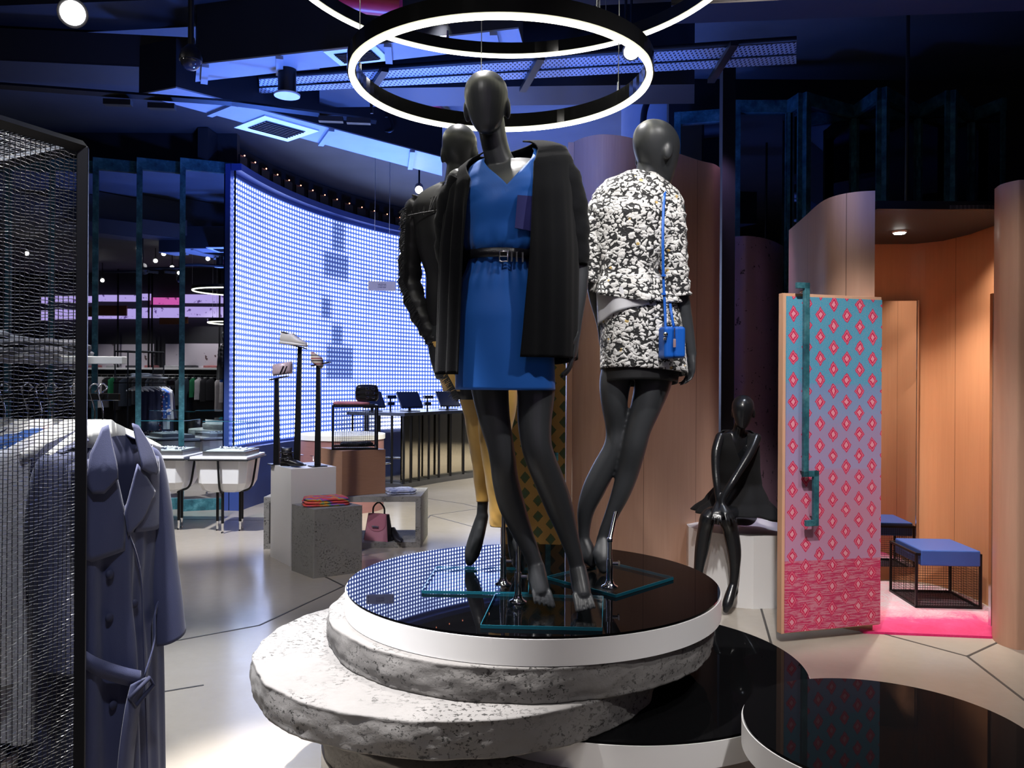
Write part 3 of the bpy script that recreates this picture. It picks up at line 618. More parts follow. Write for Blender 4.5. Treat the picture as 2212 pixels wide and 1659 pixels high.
def fit_door(label, A, B, z0, z1, mat, th=.045, place_handle=True, hz=None):
    """door leaf from A (free edge) to B (hinge), seen face towards the camera"""
    d = (B-A); L = d.length; d.normalize(); n = Vector((d.y, -d.x, 0)); rz = atan2(d.y, d.x)
    t = thing('fitting_room_door', label, 'door', (A.x, A.y, z0)); C = (A+B)/2
    MB().box((C.x-n.x*th/2, C.y-n.y*th/2, (z0+z1)/2), (L, th, z1-z0), rz).build('door_leaf', oak, t, .002)
    m = .018; a = A+d*m+n*.008; b = B-d*.002+n*.008; H_ = z1-z0
    mb = MB().poly([(a.x, a.y, z0+m*.4), (b.x, b.y, z0+m*.4), (b.x, b.y, z1-m), (a.x, a.y, z1-m)], (-n.x*.007, -n.y*.007, 0))
    mb.uv = [[(0, 0)]*4 for _ in mb.f]; w_ = (b-a).length
    for k, f_ in enumerate(mb.f):
        mb.uv[k] = [((mb.v[i]-Vector((a.x, a.y, 0))).dot(d), mb.v[i].z-z0) for i in f_]
    mb.build('carpet_panel', mat, t)
    if hz:
        h = MB(); o = n*.055; s0 = A+d*hz[0]+o; s1 = A+d*hz[1]+o
        def bar(p, q, w=.034): 
            h.box((p+q)/2, (w if abs((q-p).z) > .02 else (q-p).length+w, .022, abs((q-p).z)+w), rz)
        zt, zm, zb = hz[2:]
        V = lambda p, z: Vector((p.x, p.y, z))
        bar(V(s0, zm), V(s0, zt)); bar(V(s0, zm), V(s1, zm)); bar(V(s1, zb), V(s1, zm)); bar(V(s1-d*.05, zb), V(s1, zb)); bar(V(s0-d*.05, zt), V(s0, zt))
        h.build('door_handle', M['patina'], t, .002)
        g = MB()
        for q, z in ((s0, zm+.02), (s0, zt-.03), (s1, zb+.04)): g.tube([V(q, z), V(q-o*.95, z)], .007, 8)
        g.build('handle_bracket', M['chrome'], t)
    return t
A, B = Vector((X_(1691, 4.73), 4.73, 0)), Vector((X_(1903, 4.93), 4.93, 0))
fit_door('open door upholstered in pink and teal diamond carpet', A, B, .055, 2.03, pinkd, hz=(.115, .185, 2.07, .985, .70))
A, B = Vector((-.06, 5.42, 0)), Vector((X_(1222, 5.52), 5.52, 0))
fit_door('door clad in ochre and green diamond carpet behind the legs', A, B, .03, 2.02, olive, hz=(.30, .34, 1.4, 1.02, 1.0))
# benches
def meshwire(mb, c0, ux, uy, nu, nv, r=.0011):
    for i in range(1, nu): p = c0+ux*(i/nu); mb.tube([p, p+uy], r, 3, False, False)
    for j in range(1, nv): p = c0+uy*(j/nv); mb.tube([p, p+ux], r, 3, False, False)
def cage(parent, w, d, h, bar, cell, sides='fblrd', r=.0012, zb=0, mat='black_metal'):
    f = MB(); x, y = w/2, d/2
    for sx in (-1, 1):
        for sy in (-1, 1): MB().box((sx*(x-bar/2), sy*(y-bar/2), zb+h/2), (bar, bar, h)).build('leg', M[mat], parent, local=True)
    for z, nm in ((zb+bar/2, 'bottom_frame'), (zb+h-bar/2, 'top_frame')):
        f = MB()
        for s_ in (-1, 1): f.box((0, s_*(y-bar/2), z), (w, bar, bar)); f.box((s_*(x-bar/2), 0, z), (bar, d, bar))
        f.build(nm, M[mat], parent, local=True)
    V = Vector; sd = {'f': (V((-x, -y+bar/2, zb)), V((w, 0, 0)), V((0, 0, h))), 'b': (V((-x, y-bar/2, zb)), V((w, 0, 0)), V((0, 0, h))), 'l': (V((-x+bar/2, -y, zb)), V((0, d, 0)), V((0, 0, h))), 'r': (V((x-bar/2, -y, zb)), V((0, d, 0)), V((0, 0, h))), 'd': (V((-x, -y, zb+bar/2)), V((w, 0, 0)), V((0, d, 0))), 't': (V((-x, -y, zb+h-bar/2)), V((w, 0, 0)), V((0, d, 0)))}
    for k in sides:
        c, u, v = sd[k]; m = MB(); meshwire(m, c, u, v, round(u.length/cell), round(v.length/cell), r); m.build('wire_mesh', M[mat], parent, local=True)
bl = plain('blue leather', (.035, .10, .36), .38, 0, .05)
bn = thing('bench', 'low blue cushioned bench on a black wire mesh cage', 'bench', (2.93, 5.66, .014), radians(-3.5))
cage(bn, .43, .44, .365, .014, .0165)
MB().box((0.01, -.01, .335), (.385, .43, .105)).build('cushion', bl, bn, .008, local=True)
t = thing('wall_mirror', 'tall mirror on the fitting room back wall reflecting the bench', 'mirror', (2.75, 6.26, .1))
a, b = Vector((2.42, 6.245, .12)), Vector((X_(1980, 6.19), 6.19, .12))
MB().poly([a, b, b+Vector((0, 0, 2.02)), a+Vector((0, 0, 2.02))], (0, .012, 0)).build('mirror_glass', M['mirror'], t)
MB().box((b.x+.006, b.y+.004, 1.13), (.012, .025, 2.03)).build('mirror_edge', M['chrome'], t)
for x, Y, lab in ((2144, 4.92, 'left'), (2160, 4.88, 'right')):
    MB().box((X_(x, Y), Y, 1.055), (.020, .03, 2.0)).build('chrome_post', M['chrome'], bevel=.002, label=('slimmer chrome upright, the one further inside the fitting room' if lab == 'left' else 'chrome upright touching the wooden jamb of the fitting room'), cat='post')
# sitting plinth, dark niche
pc = Vector((1.655, 5.85, 0)); R_ = .40
MB().prism([(pc.x+R_*cos(2*pi*(i+.3)/14), pc.y+R_*sin(2*pi*(i+.3)/14)) for i in range(14)], 0, .487).build('round_plinth', M['white_lam'], bevel=.004, label='white faceted plinth the seated mannequin sits on', cat='plinth')
MB().box((X_(1568, 6.4), 6.4, 2.0), (.10, .1, 4.0)).build('trim_1', M['black_metal'], kind='structure')
def terr():
    t = NT('speckled pink terrazzo'); q = t.ramp(t.noise(18, detail=3, rough=.7), [(.33, (0, 0, 0)), (.38, (1, 1, 1))])
    t.set(col=t.mix(q, S(60, 40, 52), S(168, 134, 150)), rough=.4); return t.mat
M['terrazzo'] = terr()
pts = [(X_(1586, 6.75), 6.75), (X_(1612, 6.72), 6.72), (X_(1640, 6.78), 6.78), (X_(1668, 6.95), 6.95), (X_(1690, 7.2), 7.2)]
strip_wall('wall_speckled_panel', pts, 2.72, .05, M['terrazzo'])
spot('spot_niche', (1.5, 6.1, 3.5), (1.86, 6.75, 1.4), 70, 60, (.65, .45, 1), .05, .8)
# ------------------------------------------------------------------ showcases
def showcase(label, x, y):
    t = thing('glass_showcase', label, 'showcase', (x, y, 0), group='white tub showcases')
    MB().box((0, 0, .752), (.56, .58, .03)).build('table_top', M['white_gloss'], t, .008, local=True)
    f = MB(); f.box((0, 0, .732), (.585, .605, .012)); f.build('top_trim', M['black_metal'], t, .004, local=True)
    rings = []
    for w_, d_, z in ((.22, .22, .40), (.30, .30, .405), (.40, .41, .43), (.47, .48, .50), (.52, .54, .73)):
        r = []
        for i in range(8):
            sx, sy = [(-1, -.75), (-.75, -1), (.75, -1), (1, -.75), (1, .75), (.75, 1), (-.75, 1), (-1, .75)][i]; r.append((sx*w_/2, sy*d_/2, z))
        rings.append(r)
    MB().rings(rings, True, False).build('tub', M['white_gloss'], t, .006, local=True)
    for lx, ly in ((-.10, -.02), (0, -.16), (.10, .12), (.13, -.03)):
        MB().cyl((lx, ly, .10), .014, .31, 12).build('leg', M['black_metal'], t, local=True)
    c = MB()
    for lx, ly in ((-.10, -.02), (0, -.16), (.10, .12), (.13, -.03)):
        o = MB().lathe((lx, ly, 0), [(.014, 0), (.016, .008), (.008, .018), (.011, .025), (.014, .10)], 12).build('leg_tip', M['chrome'], [q for q in t.children if q.name.startswith('leg')][len([q for q in t.children if q.name.startswith('leg') and q.children])], local=True)
    for sx, sy in ((0, -1), (1, -.1)):
        pts = [(sx*.29, sy*.30, .73), (sx*.27, sy*.28, .60), (sx*.245, sy*.255, .47), (sx*.20, sy*.21, .415), (sx*.12, sy*.16, .40)]
        MB().tube(crom(pts, 4), .011, 6).build('strap', M['black_metal'], t, local=True)
    MB().box((.02, .03, .788), (.42, .44, .042)).build('tray_base', M['steel_dark'], t, .002, local=True)
    MB().box((.02, .03, .812), (.37, .38, .008)).build('tray_pad', M['white_lam'], t, local=True)
    g = MB()
    for (a, b, c_, d_) in ((-.19, -.19, .23, -.19), (.23, -.19, .23, .25), (.23, .25, -.19, .25), (-.19, .25, -.19, -.19)):
        n_ = Vector((a+c_, b+d_, 0)).normalized()*.006; g.poly([(a, b, .809), (c_, d_, .809), (c_, d_, 1.10), (a, b, 1.10)], n_)
    g.poly([(-.19, -.19, 1.10), (.23, -.19, 1.10), (.23, .25, 1.10), (-.19, .25, 1.10)], (0, 0, .006)); g.build('glass_case', M['clear_glass'], t, local=True)
    e = MB()
    for (a, b, c_, d_) in ((-.19, -.19, .23, -.19), (.23, -.19, .23, .25)): e.tube([(a, b, 1.104), (c_, d_, 1.104)], .0028, 4)
    e.build('glass_rim', M['glass_edge'], t, local=True); return t
M['steel_dark'] = plain('dark brushed steel', (.16, .16, .165), .35, .8)
showcase('white tub showcase on thin legs, the right one nearer the dot wall', -2.84, 8.2)
showcase('white tub showcase on thin legs, left one partly hidden by the trench coat', -3.47, 8.24)
random.seed(3)
for cx_, lab in ((-2.82, 'right'), (-3.45, 'left')):
    for k in range(7):
        x, y = cx_-.12+random.random()*.28, 8.13+random.random()*.24; r = .028+random.random()*.02
        pts = [Vector((x+r*cos(a*pi/6), y+r*.8*sin(a*pi/6), .825+.006*sin(a*2+k))) for a in range(12)]
        MB().tube(pts, .006, 6, closed=True).build('bracelet', M['chrome'] if k % 2 else M['white_lam'], label='metal bangle lying loose in the %s glass showcase' % lab, cat='bracelet', group='bangles in the %s showcase' % lab)
# ------------------------------------------------------------------ till counter
def th_at(px, r):
    u = (px-CX)/F; best = min(range(4000), key=lambda k: abs(arc(r, k*.0003).x/arc(r, k*.0003).y-u)); return best*.0003
CRr = 6.05; ta = th_at(872, CRr)
ctr = thing('till_counter', 'curved cash counter with black top and rails before the dot wall', 'counter', arc(CRr, ta+.3))
arcwall(MB(), CRr-.02, CRr+.95, 1.025, 1.07, ta, .95).build('counter_top', plain('black satin counter top', (.012, .016, .03), .3), ctr, .003)
bronze = NT('bronze mirror sheet').set(col=(.62, .57, .45), rough=.06, metal=1).mat
arcwall(MB(), CRr+.16, CRr+.80, .08, 1.02, ta+.03, .94).build('mirror_front', bronze, ctr)
arcwall(MB(), CRr, CRr+.9, 0, .075, ta, .95).build('base_kick', M['steel_dark'], ctr)
for px in (873, 888, 906, 927, 949, 974, 1002, 1031, 1062):
    p = arc(CRr+.01, th_at(px, CRr+.01)); MB().box((p.x, p.y, .55), (.028, .028, .95), .4).build('rail_bar', M['black_metal'], ctr)
for k in range(4):
    p = arc(CRr+.2+k*.22, ta+.003); MB().box((p.x, p.y, .55), (.026, .026, .95), .4).build('rail_bar', M['black_metal'], ctr)
p = arc(CRr+.5, ta-.02); MB().tube([(p.x-.28+.6*i/12, p.y-.22*sin(pi*i/12)+.0, .36) for i in range(13)], .014, 8).build('foot_rail', M['chrome'], ctr)
scrn = plain('dark blue till casing', (.012, .02, .06), .3)
for k, (px, Y, lab) in enumerate(((805, 12.0, 'left till screen, behind the buckled bag'), (886, 12.05, 'middle till screen above the counter corner'), (968, 12.9, 'right till screen, nearest the mannequins'))):
    b = P(px, 880, Y); b.z = 1.07
    t = thing('till_screen', 'tilted dark '+lab, 'monitor', b, radians(35), group='tills on the curved counter')
    MB().box((0, 0, .006), (.22, .22, .012)).build('stand_base', M['black_metal'], t, local=True)
    MB().tube([(0, .02, .01), (.02, .06, .10), (0, 0, .17)], .022, 8).build('stand_arm', M['black_metal'], t, local=True)
    MB().box((-.02, -.02, .17), (.36, .035, .29), 0, ('X', radians(-38))).build('display', scrn, t, .01, local=True)
    MB().box((.30, .02, .11), (.11, .06, .05)).tube([(.30, .02, .0), (.30, .02, .2)], .014, 8).box((.30, 0, .21), (.15, .07, .05)).build('customer_display', scrn, t, .006, local=True)
sg = thing('hanging_sign', 'small white sign hung on two wires before the dot wall', 'sign', P(825, 618, 10.2), radians(8))
MB().box((0, 0, 0), (.34, .045, .115)).build('sign_box', plain('lilac white sign panel', (.42, .44, .72), .5), sg, .003, local=True)
for x in (-.09, .09): MB().tube([(x, 0, .055), (x, 0, 1.9)], .003, 5).build('sign_wire', M['steel'], sg, local=True)
def text(body, size, loc, parent, mat, name='lettering', rot=(pi/2, 0, 0), ext=.001):
    c = bpy.data.curves.new(name, 'FONT'); c.body = body; c.size = size; c.align_x = 'CENTER'; c.align_y = 'CENTER'; c.extrude = ext
    o = bpy.data.objects.new('tmp', c); COL.objects.link(o); dg = bpy.context.evaluated_depsgraph_get()
    me = bpy.data.meshes.new_from_object(o.evaluated_get(dg)); bpy.data.objects.remove(o); me.materials.clear(); me.materials.append(mat)
    q = bpy.data.objects.new(name, me); COL.objects.link(q); q.parent = parent; q.location = loc; q.rotation_euler = rot; return q
ink = plain('slate print', (.08, .09, .25), .6)
text('VEZNE', .035, (.0, -.024, .014), sg, ink); text('CASHIER', .026, (.0, -.024, -.018), sg, ink)
# ------------------------------------------------------------------ display blocks
def block(label, cat, name, c0, c1, c3, z0, z1, mat, bv=.002):
    c0, c1, c3 = Vector(c0), Vector(c1), Vector(c3); c2 = c1+c3-c0
    return MB().prism([c0, c1, c2, c3], z0, z1).build(name, mat, bevel=bv, label=label, cat=cat)
block('tall white plinth carrying the black ankle boot and display posts', 'plinth', 'display_plinth', (-1.784, 6.61), (-1.467, 6.84), (-2.062, 7.0), 0, .79, M['white_lam'])
block('grey speckled concrete cube with the rainbow sweater on top', 'plinth', 'concrete_cube', (-1.503, 6.22), (-1.172, 6.44), (-1.745, 6.49), 0, .527, M['concrete_box'], .006)
bx = wood('pale birch block', S(150, 110, 88), S(176, 134, 108), .45, False, 5, 26)
block('light wooden block on the concrete bench under the wire cage', 'plinth', 'wooden_block', (X_(740, 7.36), 7.36), (X_(834, 7.60), 7.60), (X_(692, 7.76), 7.76), .467, .875, bx, .003)
bt = thing('concrete_bench', 'low open concrete bench with the pink handbag inside', 'bench', (-1.45, 7.7, 0))
xl, xr = X_(571, 7.3), X_(911, 7.42); fy = lambda x: 7.3+(x-xl)/(xr-xl)*.12
def bb(a, b, z0, z1, nm): MB().prism([(a, fy(a)), (b, fy(b)), (b, fy(b)+.62), (a, fy(a)+.62)], z0, z1).build(nm, M['concrete_box'], bt, .004)
bb(xl, xr, .415, .465, 'bench_top'); bb(xl, xr, 0, .05, 'bench_floor'); bb(xl, xl+.05, .051, .414, 'bench_side'); bb(xr-.05, xr, .051, .414, 'bench_side')
dr = thing('round_table', 'wooden drum table with a white top behind the display blocks', 'table', (X_(738, 9.7), 9.7, 0))
dp = dr.location
MB().cyl((dp.x, dp.y, 0), .50, .83, 72).build('drum_body', wood('reddish striped wood', S(120, 84, 88), S(160, 116, 112), .4, False, 2, 30), dr)
MB().cyl((dp.x, dp.y, .831), .515, .055, 72).build('drum_top', M['white_lam'], dr, .004)
MB().tube([(dp.x-.22, dp.y-.455, .05), (dp.x-.22, dp.y-.455, .66), (dp.x-.4, dp.y-.31, .66)], .005, 6).build('inlay_strip', M['chrome'], dr)
cg = thing('wire_cage', 'black wire cage on the wooden block with a bag on top', 'display cage', (X_(766, 7.68), 7.70, .876), radians(12))
cage(cg, .42, .40, .41, .018, .017, 'fblr', .0014)
MB().box((0, 0, .402), (.40, .38, .006)).build('glass_shelf', M['clear_glass'], cg, local=True)
def cloth_pile(name, label, cat, c, w, d, n, hs, mat, rz=0, seed=1, group=None, wav=.006):
    """folded garment: stacked soft slabs"""
    t = MB(); cx, cy, z = c
    for k in range(n):
        rings = []; N = 40; ww, dd = w*(1-.03*k), d*(1-.04*k)
        for (s_, zz_) in ((.85, 0), (.97, hs*.12), (1.0, hs*.45), (.97, hs*.8), (.85, hs*.97), (.4, hs*1.0), (.01, hs)):
            r = []
            for i in range(N):
                a = 2*pi*i/N; e = (abs(cos(a))**5+abs(sin(a))**5)**(-1/5)
                nn = noise.noise(Vector((cos(a)*2+seed, sin(a)*2+k*3, zz_*30)))
                x, y = ww/2*s_*e*cos(a)+nn*wav*2, dd/2*s_*e*sin(a)+nn*wav*2
                r.append(Vector((cx, cy, 0))+Matrix.Rotation(rz, 3, 'Z')@Vector((x, y, z+k*hs+zz_+(nn*wav if s_ < 1 and zz_ > 0 else 0))))
            rings.append(r)
        t.rings(rings)
    return t.build(name, mat, label=label, cat=cat, group=group)
pinkc = plain('dusty pink cloth', S(232, 150, 165), .9, 0, .25, 20)
cloth_pile('folded_shirt', 'pink folded shirt under the black buckled bag on the cage', 'shirt', (X_(760, 7.68), 7.66, 1.287), .34, .30, 1, .03, pinkc, .25, 4)
cloth_pile('folded_shirt', 'dark folded garment lying inside the wire cage', 'shirt', (X_(772, 7.72), 7.70, .898), .30, .26, 1, .035, plain('black cloth', (.012, .012, .016), .8), .25, 5)
# black buckled bag
bg = thing('buckle_bag', 'small black bag with rows of silver buckles on the cage', 'bag', (X_(791, 7.6), 7.64, 1.322), radians(12))
rr = []
for s_, z in ((.85, 0), (1, .02), (1.03, .08), (.96, .13), (.82, .150), (.4, .155)): rr.append([(s_*.105*cos(a*pi/12)*(abs(cos(a*pi/12))**6+abs(sin(a*pi/12))**6)**(-1/6), s_*.07*sin(a*pi/12)*(abs(cos(a*pi/12))**6+abs(sin(a*pi/12))**6)**(-1/6), z) for a in range(24)])
bla = plain('black grained leather', (.012, .012, .014), .35, 0, .3, 60, .3, 120)
MB().rings(rr).build('bag_body', bla, bg, local=True)
for z in (.035, .075, .115):
    MB().box((0, -.073, z), (.2, .008, .018)).build('bag_strap', bla, bg, .002, local=True)
    for x in (.0, .055):
        MB().tube([(x-.012, -.081, z-.011), (x+.012, -.081, z-.011), (x+.012, -.081, z+.011), (x-.012, -.081, z+.011)], .0022, 4, closed=True).build('buckle', M['chrome'], bg, local=True)
# display posts with accessories
def dpost(label, px, pyb, pyt, Y, w0, w1):
    a, b = P(px[0], pyb, Y), P(px[1], pyt, Y); a.z = .791
    t = thing('display_post', label, 'stand', a)
    MB().box((a.x, a.y, .795), (.13, .11, .008), .6).build('post_foot', M['black_metal'], t)
    m = MB(); d = Vector((0, 1, 0)); r = []
    for q, w_ in ((a+Vector((0, 0, .008)), w0), (b, w1)): r.append([(q.x-w_, q.y-w_, q.z), (q.x+w_, q.y-w_, q.z), (q.x+w_, q.y+w_, q.z), (q.x-w_, q.y+w_, q.z)])
    m.rings(r, True, False).build('post_shaft', M['black_metal'], t)
    MB().box((b.x-.02*(1 if px[2] else -1), b.y, b.z+.006), (.16, .07, .01), 0, ('Y', radians(14 if px[2] else -12))).build('post_plate', M['black_metal'], t); return b
b1 = dpost('leftmost and shortest black post, holding a pink glitter bag', (598, 598, False), 1008, 818, 6.98, .024, .016)
b2 = dpost('tallest black post holding a white sneaker', (641, 648, True), 1008, 750, 6.92, .024, .016)
b3 = dpost('black post right of the boot holding a striped clutch', (686, 688, False), 1010, 788, 6.84, .022, .016)
def sweep_rings(c, ax, prof, N=20, up=Vector((0, 0, 1))):
    """rings perpendicular to axis ax; prof rows (t, half_w, z_bottom, z_top)"""
    ax = Vector(ax).normalized(); side = up.cross(ax).normalized(); rings = []
    for t, hw, zb, zt in prof:
        r = []
        for i in range(N):
            a = 2*pi*i/N; e = (abs(cos(a))**3+abs(sin(a))**3)**(-1/3)
            r.append(Vector(c)+ax*t+side*(hw*cos(a)*e)+up*((zb+zt)/2+(zt-zb)/2*sin(a)*e))
        rings.append(r)
    return rings
# sneaker
t = thing('sneaker', 'white sneaker on the tallest display post', 'shoe', b2+Vector((-.05, 0, .02)))
c = b2+Vector((-.165, -.01, .028)); ax = Vector((1, -.35, -.12)).normalized(); upv = Vector((.12, 0, 1)).normalized()
wh = plain('white leather', (.72, .70, .70), .45)
MB().rings(sweep_rings(c, ax, [(0, .02, .0, .022), (.01, .034, 0, .024), (.10, .036, 0, .024), (.19, .046, 0, .024), (.245, .038, 0, .022), (.262, .015, .002, .02)], 20, upv)).build('sole', M['white_lam'], t)
MB().rings(crom2 := sweep_rings(c, ax, [(.003, .02, .02, .095), (.015, .032, .02, .10), (.07, .034, .02, .092), (.11, .034, .02, .10), (.15, .038, .02, .078), (.20, .042, .02, .055), (.24, .034, .02, .04), (.256, .012, .02, .03)], 20, upv)).build('upper', wh, t)
MB().rings(sweep_rings(c, ax, [(.0, .016, .092, .104), (.02, .028, .090, .106), (.07, .028, .086, .098)], 16, upv)).build('collar', plain('dark shoe collar', (.05, .04, .05), .8), t)
lc = MB()
for k in range(5):
    q = c+ax*(.105+.018*k)+upv*(.103-.0105*k); sd = upv.cross(ax).normalized(); lc.tube([q-sd*.02, q+upv*.003, q+sd*.02], .003, 5)
lc.build('laces', M['white_lam'], t)
gl = plain('pink glitter fabric', S(226, 190, 204), .35, .1, .6, 260)
t = thing('glitter_bag', 'pink glitter roll bag on the shortest display post', 'bag', b1+Vector((.05, 0, .03)))
c = b1+Vector((-.03, 0, .022)); ax = Vector((1, -.1, .14))
MB().rings(sweep_rings(c, ax, [(0, .01, .02, .07), (.004, .035, .0, .10), (.16, .038, 0, .105), (.166, .012, .03, .08)])).build('bag_body', gl, t)
for k in (.07, .10): MB().tube([c+Vector((k, -.045, .02)), c+Vector((k+.03, -.05, .085))], .006, 5).build('bag_strap', M['black_metal'], t)
t = thing('striped_clutch', 'small striped clutch on the post right of the boot', 'bag', b3+Vector((0, 0, .02)))
def stripes(name, cols, sc, ax_=2, rot=0):
    q = NT(name); c_ = q.sep(q.co()); v = q.m('FRACT', q.m('MULTIPLY', c_[ax_], sc)); n_ = len(cols)
    q.set(col=q.ramp(v, [(i/n_, cols[i]) for i in range(n_)], 'CONSTANT'), rough=.8); return q.mat
sm = stripes('cream striped leather', [S(206, 196, 184), S(50, 40, 50), S(210, 200, 190), S(150, 60, 80), S(206, 196, 184)], 22)
c = b3+Vector((-.055, -.01, .05)); MB().rings(sweep_rings(c, Vector((1, -.1, -.62)), [(0, .02, -.01, .05), (.006, .035, -.03, .065), (.10, .04, -.03, .065), (.112, .02, -.01, .045)])).build('clutch_body', sm, t)
# ankle boot
bp = P(612, 1012, 6.82); bp.z = .792
t = thing('ankle_boot', 'black buckled ankle boot on the white plinth', 'shoe', bp)
ax = Vector((1, -.25, 0)).normalized()
c = bp+Vector((-.005, -.02, .004))
MB().rings(sweep_rings(c, ax, [(0, .025, .03, .05), (.01, .038, .022, .07), (.06, .04, .018, .07), (.10, .042, .006, .06), (.145, .042, .004, .045), (.18, .032, .004, .032), (.197, .01, .006, .02)])).build('vamp', bla, t)
rr = []
for x, z, a_, b_ in ((.048, .03, .058, .036), (.045, .08, .05, .034), (.040, .12, .045, .034), (.040, .15, .050, .036), (.040, .152, .04, .028)): rr.append([c+ax*(x+a_*cos(q*pi/12))+Vector((-ax.y, ax.x, 0))*(b_*sin(q*pi/12))+Vector((0, 0, z+.006*cos(q*pi/12*2))) for q in range(24)])
MB().rings(rr).build('boot_shaft', bla, t)
MB().rings(sweep_rings(c, ax, [(.0, .03, 0, .035), (.065, .034, 0, .03)])).build('heel', M['black_metal'], t)
for z, x in ((.115, .0), (.065, .01)):
    s_ = MB(); s_.tube([c+ax*(.04+.056*cos(q*pi/12))+Vector((-ax.y, ax.x, 0))*(.041*sin(q*pi/12))+Vector((0, 0, z)) for q in range(24)], .007, 6, closed=True); s_.build('boot_strap', bla, t)
    q = c+ax*(.045+x)+Vector((0, -.046, z)); MB().tube([q+Vector((-.014, 0, -.012)), q+Vector((.014, -.003, -.012)), q+Vector((.014, -.003, .012)), q+Vector((-.014, 0, .012))], .003, 5, closed=True).build('buckle', M['chrome'], t)
# rainbow sweater on cube
def rainbow():
    t = NT('rainbow printed knit'); c_ = t.co(); s_ = t.sep(c_); n_ = t.noise(7, c_, 3, .5, 1)
    v = t.m('FRACT', t.m('ADD', t.m('ADD', t.m('MULTIPLY', s_[1], 9), t.m('MULTIPLY', s_[2], 12)), t.m('MULTIPLY', n_, 2.2)))
    t.set(col=t.ramp(v, [(0, S(215, 70, 70)), (.3, S(225, 100, 90)), (.42, S(230, 160, 40)), (.52, S(90, 170, 130)), (.6, S(110, 90, 190)), (.72, S(190, 80, 150)), (.86, S(222, 88, 80))]), rough=.9); return t.mat
rb = rainbow()
cloth_pile('folded_sweater', 'folded rainbow patterned sweater on top of the concrete cube', 'sweater', (-1.47, 6.47, .528), .36, .25, 3, .021, rb, .45, 2)
def denim():
    t = NT('pale patterned denim'); q = t.noise(16, detail=4, rough=.7, dist=1)
    t.set(col=t.ramp(q, [(.35, S(50, 56, 90)), (.48, S(150, 160, 190)), (.6, S(196, 200, 215)), (.7, S(90, 90, 130))]), rough=.9); return t.mat
cloth_pile('folded_jeans', 'pale patterned jeans folded on the right end of the concrete bench', 'jeans', (X_(864, 7.62), 7.66, .467), .28, .34, 2, .018, denim(), .3, 6)
# pink handbag
hb = thing('handbag', 'dusty pink and black handbag standing inside the concrete bench', 'handbag', (X_(818, 7.45), 7.50, .051), radians(-22))
pk = plain('dusty pink leather', S(186, 128, 146), .45, 0, .06); bk = plain('black smooth leather', (.015, .014, .018), .4)
def trap(w0, w1, d0, d1, z0, z1, n=6):
    rings = []
    for k in range(n+1):
        q = k/n; w_, d_ = w0+(w1-w0)*q, d0+(d1-d0)*q; z = z0+(z1-z0)*q; rings.append([(-w_/2, -d_/2, z), (w_/2, -d_/2, z), (w_/2, d_/2, z), (-w_/2, d_/2, z)])
    return MB().rings(rings, True, False)
trap(.25, .19, .11, .055, 0, .24, 1).build('bag_body', pk, hb, .006, local=True)
for s_ in (-1, 1):
    mb = MB(); mb.rings([[(s_*.127, -.052, .003), (s_*.139, 0, .003), (s_*.127, .052, .003), (s_*.12, 0, .003)], [(s_*.098, -.025, .237), (s_*.108, 0, .237), (s_*.098, .025, .237), (s_*.09, 0, .237)]], True, False).build('bag_side', bk, hb, local=True)
fp = [(-.093, .012)]+[(.1*cos(a), -.075+.075*sin(a)) for a in [pi-i*pi/14*-1 for i in range(15)]]+[(.093, .012)]
mb = MB(); pts = []
for x, z in fp: zz2 = .235+z; q = zz2/.24; pts.append((x, -(.055-(.0275)*q)-.004, zz2))
mb.poly(pts, (0, .006, 0)).build('bag_flap', plain('pink flap leather', S(176, 112, 132), .45, 0, .05), hb, .002, local=True)
MB().box((0, -.052, .13), (.06, .012, .016)).sphere((-.03, -.055, .13), .010).build('clasp', M['chrome'], hb, .002, local=True)
MB().tube(crom([(-.06, 0, .235), (-.055, 0, .30), (0, 0, .345), (.055, 0, .30), (.06, 0, .235)], 6), .008, 8).build('bag_handle', bk, hb, local=True)
sp = P(856, 1192, 7.45); sp.z = .051
t = thing('shoe', 'black heeled shoe beside the pink handbag', 'shoe', sp)
ax = Vector((.5, -.8, 0)).normalized(); c = sp-ax*.10
MB().rings(sweep_rings(c, ax, [(0, .018, .06, .11), (.02, .028, .055, .115), (.07, .03, .03, .08), (.13, .036, .004, .05), (.18, .034, .002, .035), (.21, .01, .004, .02)])).build('shoe_upper', bk, t)
MB().rings(sweep_rings(c, ax, [(.0, .014, 0, .07), (.035, .016, 0, .065)])).build('heel', bk, t)
# ------------------------------------------------------------------ clothes rack with wire mesh side at far left
RY = 2.36
rk = thing('clothes_rack', 'tall black framed rack with a wire mesh side at the left edge', 'rack', (-1.4, 2.2, 0))
pa = Vector((X_(176, 2.05), 2.05, 0)); pb = pa+Vector((-.115, -.27, 0))
ZT = 2.085
def postb(p, w_=.026, nm='rack_post'): MB().box((p.x, p.y, ZT/2), (w_, w_, ZT), .4).build(nm, M['black_metal'], rk, .002)
postb(pa); postb(pb); pc2 = Vector((-2.12, 2.22, 0)); pd2 = Vector((-1.98, 2.52, 0)); postb(pc2); postb(pd2)
f = MB(); V = lambda p, z: Vector((p.x, p.y, z))
for a, b in ((pa, pb), (pa, pd2), (pd2, pc2), (pb, pc2)): f.tube([V(a, ZT), V(b, ZT)], .016, 4, True, False)
f.build('top_frame', M['black_metal'], rk); MB().tube([V(pa, .03), V(pb, .03)], .014, 4, True, False).build('bottom_bar', M['black_metal'], rk)
u_ = (pb-pa); mb = MB(); nv = 236
for i in range(1, 23):
    q = pa+u_*(i/23); mb.tube([V(q, .03)]+[V(q, z)+Vector((.0016*sin(z*37+i), 0, 0)) for z in [.1+.2*k for k in range(10)]]+[V(q, ZT-.01)], .0011, 4, False, False)
wirem = plain('dark steel wire', (.05, .05, .055), .35, .8)
